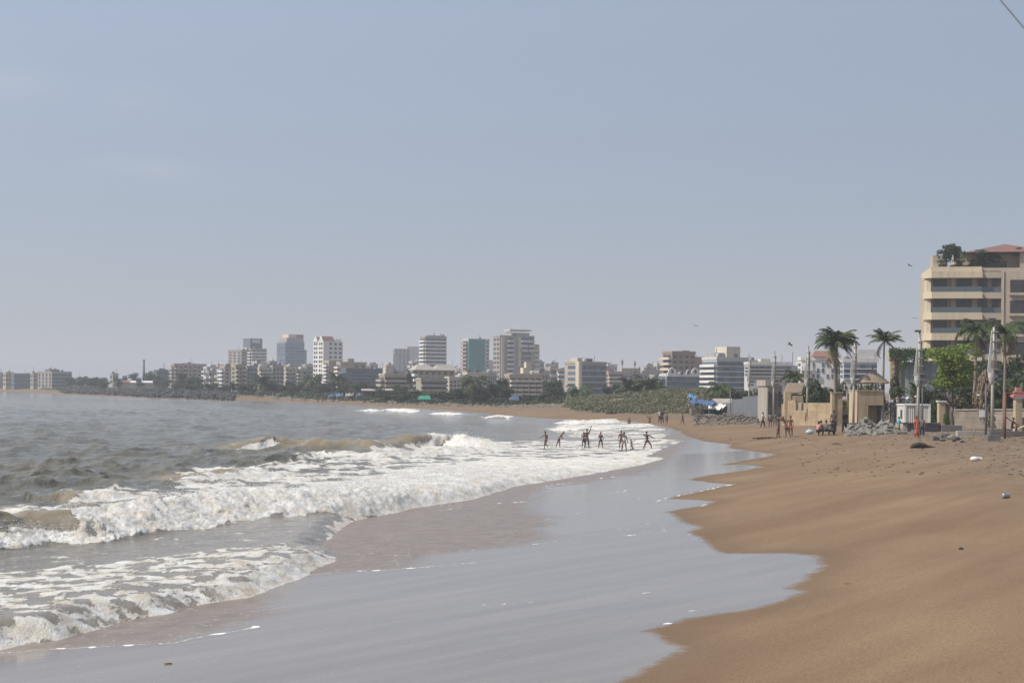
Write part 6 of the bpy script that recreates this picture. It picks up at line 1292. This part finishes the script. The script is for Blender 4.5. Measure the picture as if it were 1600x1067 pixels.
person(1015,665.5,10,'tiny wader with both arms raised near the far waterline', 0, dict(aL=(120,40,30), aR=(130,40,30)), SKIND, shorts=DARKC, sink=.08, group=G2, real=1.4)
person(1031,661,18,'figure in a pale shirt, left one of the close pair on the far wet sand', 10, {}, SKIND, shirt=WHITEC, shorts=DARKC, long_=True, group=G2, real=1.65)
person(1034.5,662,19,'dark clothed figure, right one of the close pair on the far wet sand', -10, {}, SKIND, shirt=DARKC, shorts=DARKC, long_=True, group=G2, real=1.7)
person(1041.5,663,13,'small figure standing alone right of the close pair on the far sand', 0, {}, SKIND, shirt=GREYC, shorts=DARKC, group=G2, real=1.35)
person(1066,664,13,'faint brownish figure walking below the dune before the shack', 60, dict(lL=(20,4,10), lR=(-18,4,8)), SKIN, shirt=cloth('tan', (.28,.21,.15)), shorts=GREYC, group=G2, real=1.5)
G3 = 'people on the upper beach'
person(1192,668,24,'man in a white shirt and black trousers walking by the far lamps', 60, dict(lL=(14,4,5), lR=(-12,4,10), aL=(15,10,20)), SKIND, shirt=WHITEC, shorts=DARKC, long_=True, group=G3)
person(1203.5,668,23.5,'person in a dark jacket with bare calves right of the white shirted man', 170, dict(lL=(6,4,5), lR=(-6,4,5)), SKIND, shirt=GREYC, shorts=DARKC, group=G3, hair=1.3)
person(1211,666.5,22,'dim figure half hidden behind the thin boy, by the far lamps', 150, {}, SKIND, shirt=OLIVEC, shorts=GREYC, group=G3)
person(1216,684,38,'thin bare chested boy in grey shorts reaching an arm forward on the sand', 75, dict(aL=(62,6,15), aR=(70,6,20), lL=(4,4,2), lR=(-6,4,2), lean=-2, head=(18,0)), SKIND, shorts=GREYC, group=G3)
person(1228.5,684.5,34,'boy leaning away with a hand at his head, in orange and navy shorts', -80, dict(lean=22, aL=(95,15,60), aR=(110,15,100), lL=(-22,6,3), lR=(-2,6,2), head=(10,0)), SKIN, shirt=STRIPE, sleeve=False, shorts=NAVY, group=G3)
person(1235,682,32,'boy in bright orange shorts standing rightmost of the trio on the sand', -20, dict(aL=(15,10,25), aR=(10,12,20), lL=(2,5,2), lR=(-14,5,40)), SKIND, shorts=ORG, group=G3)
SIT = dict(lean=12, lL=(100,14,115), lR=(100,14,115), aL=(45,10,40), aR=(45,10,40))
G4 = 'group sitting on the sand'
person(1277.5,681,23,'sitting person with a pink top and dark trousers, leftmost of the seated group', 120, SIT, SKIND, shirt=PINKC, shorts=DARKC, long_=True, group=G4, real=1.7, hair=1.2)
person(1285.5,679,22,'sitting person with a hand raised to the face, second of the seated group', -100, dict(SIT, aL=(70,10,110)), SKIN, shirt=STRIPE, shorts=DARKC, long_=True, group=G4, real=1.65)
person(1291,679.5,21,'dark sitting person with back to the camera, middle of the seated group', 170, SIT, SKIND, shirt=GREYC, shorts=DARKC, long_=True, group=G4, real=1.7)
person(1297.5,680,22,'dark sitting person hunched low, next to the rightmost of the seated group', 150, dict(SIT, lean=25), SKIND, shirt=OLIVEC, shorts=DARKC, long_=True, group=G4, real=1.7)
person(1303,680,22,'sitting person in black, rightmost of the seated group', -150, dict(SIT, lean=20), SKIND, shirt=DARKC, shorts=DARKC, long_=True, group=G4, real=1.75)
person(1302.5,675,34,'standing man in a dark tee shirt behind the seated group', -15, dict(lL=(0,6,0), lR=(3,6,2)), SKIND, shirt=OLIVEC, shorts=DARKC, long_=True, group=G3)
person(1319.5,677,35,'man in black standing with legs apart right of the seated group', 20, dict(lL=(0,8,0), lR=(0,8,0), aL=(3,13,8), aR=(5,12,10)), SKIND, shirt=DARKC, shorts=DARKC, long_=True, group=G3)
person(1404.5,684,27,'person in a turquoise shirt walking past the rubble heap', 100, dict(lL=(18,4,5), lR=(-16,4,8), aR=(20,10,60)), SKIN, shirt=TURQ, shorts=GREYC, group=G3, Y=112)
person(1432,687,26,'woman in a long coral red dress beside the container plinth', 15, {}, SKIN, shirt=REDO, dress=REDO, group=G3, Y=104, hair=1.4, real=1.55)
person(1440.5,685,25,'person in dark blue right next to the woman in coral red', -20, {}, SKIND, shirt=GREYC, shorts=NAVY, long_=True, group=G3, Y=106, real=1.45)
person(1581,662,13,'small dark person sitting on the slab below the red pipe frame', 60, SIT, SKIND, shirt=DARKC, shorts=DARKC, group=G3, Y=103, real=1.5, zoff=.28)
for k, (px, py) in enumerate([(477,632),(497,634),(504,634),(509,633)]):
    person(px, py, 8, ['lone tiny figure far left on the distant beach below the pale blocks','tiny figure left of the blue covered boats, leftmost of three','tiny figure left of the blue covered boats, middle of three','tiny figure left of the blue covered boats, rightmost of three'][k], 30*k, {}, SKIND, shirt=GREYC, shorts=DARKC, group='tiny figures on the distant beach', Y=385 if k else 395, real=1.7)
for k, (px, Y, c_) in enumerate([(738,288,DARKC),(767,280,DARKC),(779,277,NAVY),(1076,222,GREYC)]):
    person(px, 640, 8, ['tiny dark figure on the beach under the netted tower, left of two','tiny dark figure on the beach below the tallest tower, its left','tiny figure in navy on the beach below the tallest tower, its right','dim figure stooping before the blue tarpaulin shack'][k], 40*k, dict(lean=10*k), SKIND, shirt=c_, shorts=DARKC, group='tiny figures on the distant beach', Y=Y, real=1.7)

# ------------------------------------------------------------------ small things on the sand, birds, cable
g_ = on_ground(1200, 685); rs = random.Random(9)
b = MB()
for k in range(26): 
    t = k/25; r = .05+.10*math.sin(math.pi*t); b.ell((-1.6+2.2*t+rs.uniform(-.06,.06), rs.uniform(-.12,.12), r*.3), (r*1.3, r*1.2, r*.8), 7, 5)
tag(b.build('sand_pile', mat('dark_sand', (.10,.065,.04), .9, .25, 4, bump=.5), None, g_ + Vector((.35,0,0))), 'low dark ridge of sand at the feet of the thin boy', 'sand pile')  # row of low sand lumps, coloured darker than the beach
def debris(name, px, py, lab, cat, build, rz=0):
    o = empty(name, on_ground(px, py), rz); tag(o, lab, cat); build(o); return o
def log_(o):
    MB().tube([(-.62,0,.02),(-.45,0,.13),(-.1,.05,.19),(.2,0,.15),(.5,.0,.08),(.8,-.05,.05),(1.05,0,.02)], [.05,.14,.19,.17,.10,.05,.03], 10).build('trunk', mat('wet_black_wood', (.035,.027,.022), .7, .3, 4, bump=.6), o, smooth=True)
    MB().tube([(.5,0,.1),(.75,.1,.22)], [.04,.015], 6).build('branch', WOOD, o)
debris('driftwood_log', 1438, 700, 'dark driftwood log lying on the upper sand before the container cabin', 'log', log_)
def sack(o):
    MB().ell((0,0,.10), (.24,.16,.13), 10, 7).build('bag', WHITE, o, smooth=True); MB().tube([(.18,0,.16),(.33,.02,.10)], [.05,.09], 7).build('knot', WHITE, o)
debris('plastic_bag', 1523, 720, 'crumpled white plastic bag on the sand near the right edge', 'bag', sack)
def can(o):
    MB().tube([(-.16,0,.08),(-.14,0,.08),(.14,0,.08),(.16,0,.08)], [.06,.085,.085,.06], 12).build('body', mat('dull_metal', (.34,.34,.35), .4, .2, 3, metallic=.6), o); MB().tube([(.161,0,.08),(.185,0,.08)], .04, 10).build('cap', METAL, o)
debris('tin_can', 1571, 778, 'dull silver can lying on the bare sand at the far right', 'can', can, .5)
debris('bag', 1265, 678, 'pale blue bag lying on the sand left of the seated group', 'bag', lambda o: (MB().ell((0,0,.17), (.34,.2,.2), 10, 7).build('body', cloth('pale blue', (.42,.52,.62)), o, smooth=True), MB().tube([(-.15,0,.32),(0,0,.46),(.15,0,.32)], .02, 6).build('handle', WHITE, o)))
def clod(o): MB().ell((0,0,.02), (.055,.04,.035), 7, 5).ell((.05,.01,.015), (.03,.03,.02), 6, 4).build('lump', mat('wet_black_wood', (.035,.027,.022), .7, .3, 4, bump=.6), o)
debris('seaweed_clump', 1501, 858, 'small black clump on the bare sand at the right', 'seaweed', clod)
def twig(o): MB().tube([(-.09,0,.006),(0,.01,.012),(.10,-.01,.006)], [.006,.008,.004], 5).build('stem', WOOD, o); MB().tube([(0,.01,.01),(.04,.05,.012)], [.005,.002], 5).build('side_shoot', WOOD, o)
debris('twig', 1325, 912, 'short dark twig on the sand right of the big wet lobe', 'twig', twig)
debris('twig', 1566, 1052, 'long dark stick half sunk at the bottom right corner', 'twig', lambda o: (MB().tube([(-.02,-.12,.0),(0,0,.004),(.05,.14,.006)], [.006,.012,.007], 5).build('stem', WOOD, o), MB().tube([(0,0,.004),(-.03,.06,.006)], [.006,.003], 5).build('side_shoot', WOOD, o)), .5)
debris('twig', 1310, 731, 'small dark stick on the sand far below the seated group', 'twig', lambda o: (MB().tube([(-.14,0,.01),(0,.02,.03),(.14,0,.01)], [.02,.028,.012], 5).build('stem', WOOD, o), MB().tube([(0,.02,.02),(.08,.08,.03)], [.012,.004], 5).build('side_shoot', WOOD, o)))
debris('twig', 1307, 694, 'dark stick lying on the sand just in front of the seated group', 'twig', lambda o: (MB().tube([(-.32,0,.02),(0,.03,.06),(.3,0,.02)], [.03,.05,.02], 5).build('stem', WOOD, o), MB().tube([(0,.02,.04),(.15,.1,.06)], [.02,.008], 5).build('side_shoot', WOOD, o)))
debris('dead_leaf', 1197, 717, 'tiny pale scrap at the tip of a wet lobe', 'leaf', lambda o: (MB().add([(-.09,0,.02),(0,-.05,.035),(.10,0,.02),(0,.05,.045),(0,0,.0)], [(0,1,3),(1,2,3),(0,4,1),(1,4,2),(2,4,3),(3,4,0)]).build('blade', mat('leaf_yellow', (.42,.27,.05), .7, .2, 8), o), MB().tube([(-.09,0,.02),(-.15,.01,.015)], .008, 5).build('stalk', WOOD, o)))
def yl(o): MB().add([(-.07,0,.008),(-.02,-.035,.02),(.06,-.01,.012),(.02,.03,.03),(0,0,.0)], [(0,1,3),(1,2,3),(0,4,1),(1,4,2),(2,4,3),(3,4,0)]).build('blade', mat('leaf_rust', (.30,.14,.03), .7, .25, 20), o); MB().add([(.01,0,.012),(.05,-.03,.03),(.11,.0,.012),(.06,.03,.02),(.05,0,.0)], [(0,1,3),(1,2,3),(0,4,1),(1,4,2),(2,4,3),(3,4,0)]).build('blade', mat('leaf_yellow', (.42,.27,.05), .7, .2, 8), o)
o = debris('dead_leaf', 261, 1037, 'yellow brown dead leaf on the wet sand at lower left', 'leaf', yl)
rs = random.Random(31); lb = MB()
for k in range(420):
    px, py = rs.uniform(1080, 1600), 684 + 60*rs.random()**1.8
    if px < 1250 and py > 690: continue
    q = on_ground(px, py); r = rs.uniform(.012, .05); lb.ell((q.x, q.y, q.z+r*.3), (r*rs.uniform(1,2.5), r, r*.6), 6, 4)
tag(lb.build('sand_litter', mat('litter_dark', (.07,.055,.045), .9, .4, 3)), 'small dark bits of litter and weed scattered over the upper sand', 'litter', kind='stuff')
def bird(px, py, Y, span, lab, bank, rz):
    o = empty('bird', at(px, py, Y), rz); o.rotation_euler = (0, bank, rz); tag(o, lab, 'bird', 'birds in the sky'); DK = mat('feather_dark', (.05,.042,.036), .8, .2, 3); s = span/2
    MB().tube([(0,-.42*s,0),(0,-.25*s,.01*s),(0,.1*s,0),(0,.45*s,0),(0,.62*s,0)], [.03*s,.09*s,.11*s,.06*s,.10*s], 8).build('body', DK, o, smooth=True)
    for sg in (-1,1): MB().add([(sg*.05*s,-.22*s,.02*s),(sg*.5*s,-.28*s,.20*s),(sg*s,.02*s,.10*s),(sg*.5*s,.12*s,.18*s),(sg*.05*s,.16*s,.02*s),(sg*.3*s,0,.10*s)], [(0,1,5),(1,2,5),(2,3,5),(3,4,5),(4,0,5),(0,4,3,2,1)]).build('wing', DK, o)
bird(1421.5,415,150,.75,'dark bird gliding left of the hotel roof, highest of the birds',.35,.4); bird(1430,497.5,150,.65,'dark bird gliding beside the lower hotel balconies',.15,-.3)
bird(1286,518.5,170,.6,'tiny bird just left above the twin palms',.2,.6); bird(1234.5,538.5,170,1.1,'brown bird banking above the farthest lamp posts',.5,.8); bird(1087,509,190,.85,'tiny bird high over the pale balcony block',.3,-.6)
cb = MB(); a_, b_ = at(1520,-60,45), at(1660,108,45); a_, b_ = a_ + (a_-b_)*14, b_ + (b_-a_)*2.9; cb.tube([a_.lerp(b_, t/40) + Vector((0,0,-.3*math.sin(math.pi*t/40))) for t in range(41)], .028, 8)
tag(cb.build('overhead_cable', mat('cable_grey', (.36,.39,.43), .7, .1), None, smooth=True), 'thin grey cable crossing the top right corner of the sky', 'cable')
# ------------------------------------------------------------------ sea haze
hz = MB().box(-1700, 1500, -100, 3400, -5, 75)
m_h = bpy.data.materials.new('sea_haze'); m_h.use_nodes = True
nt = m_h.node_tree; nt.nodes.clear()
o_ = nt.nodes.new('ShaderNodeOutputMaterial'); pv = nt.nodes.new('ShaderNodeVolumePrincipled')
pv.inputs['Color'].default_value = (.74,.78,.86, 1); pv.inputs['Density'].default_value = .00038; pv.inputs['Anisotropy'].default_value = 0.0
nt.links.new(pv.outputs[0], o_.inputs['Volume'])
tag(hz.build('haze', m_h), 'pale grey sea haze lying over the whole bay', 'haze', kind='stuff')
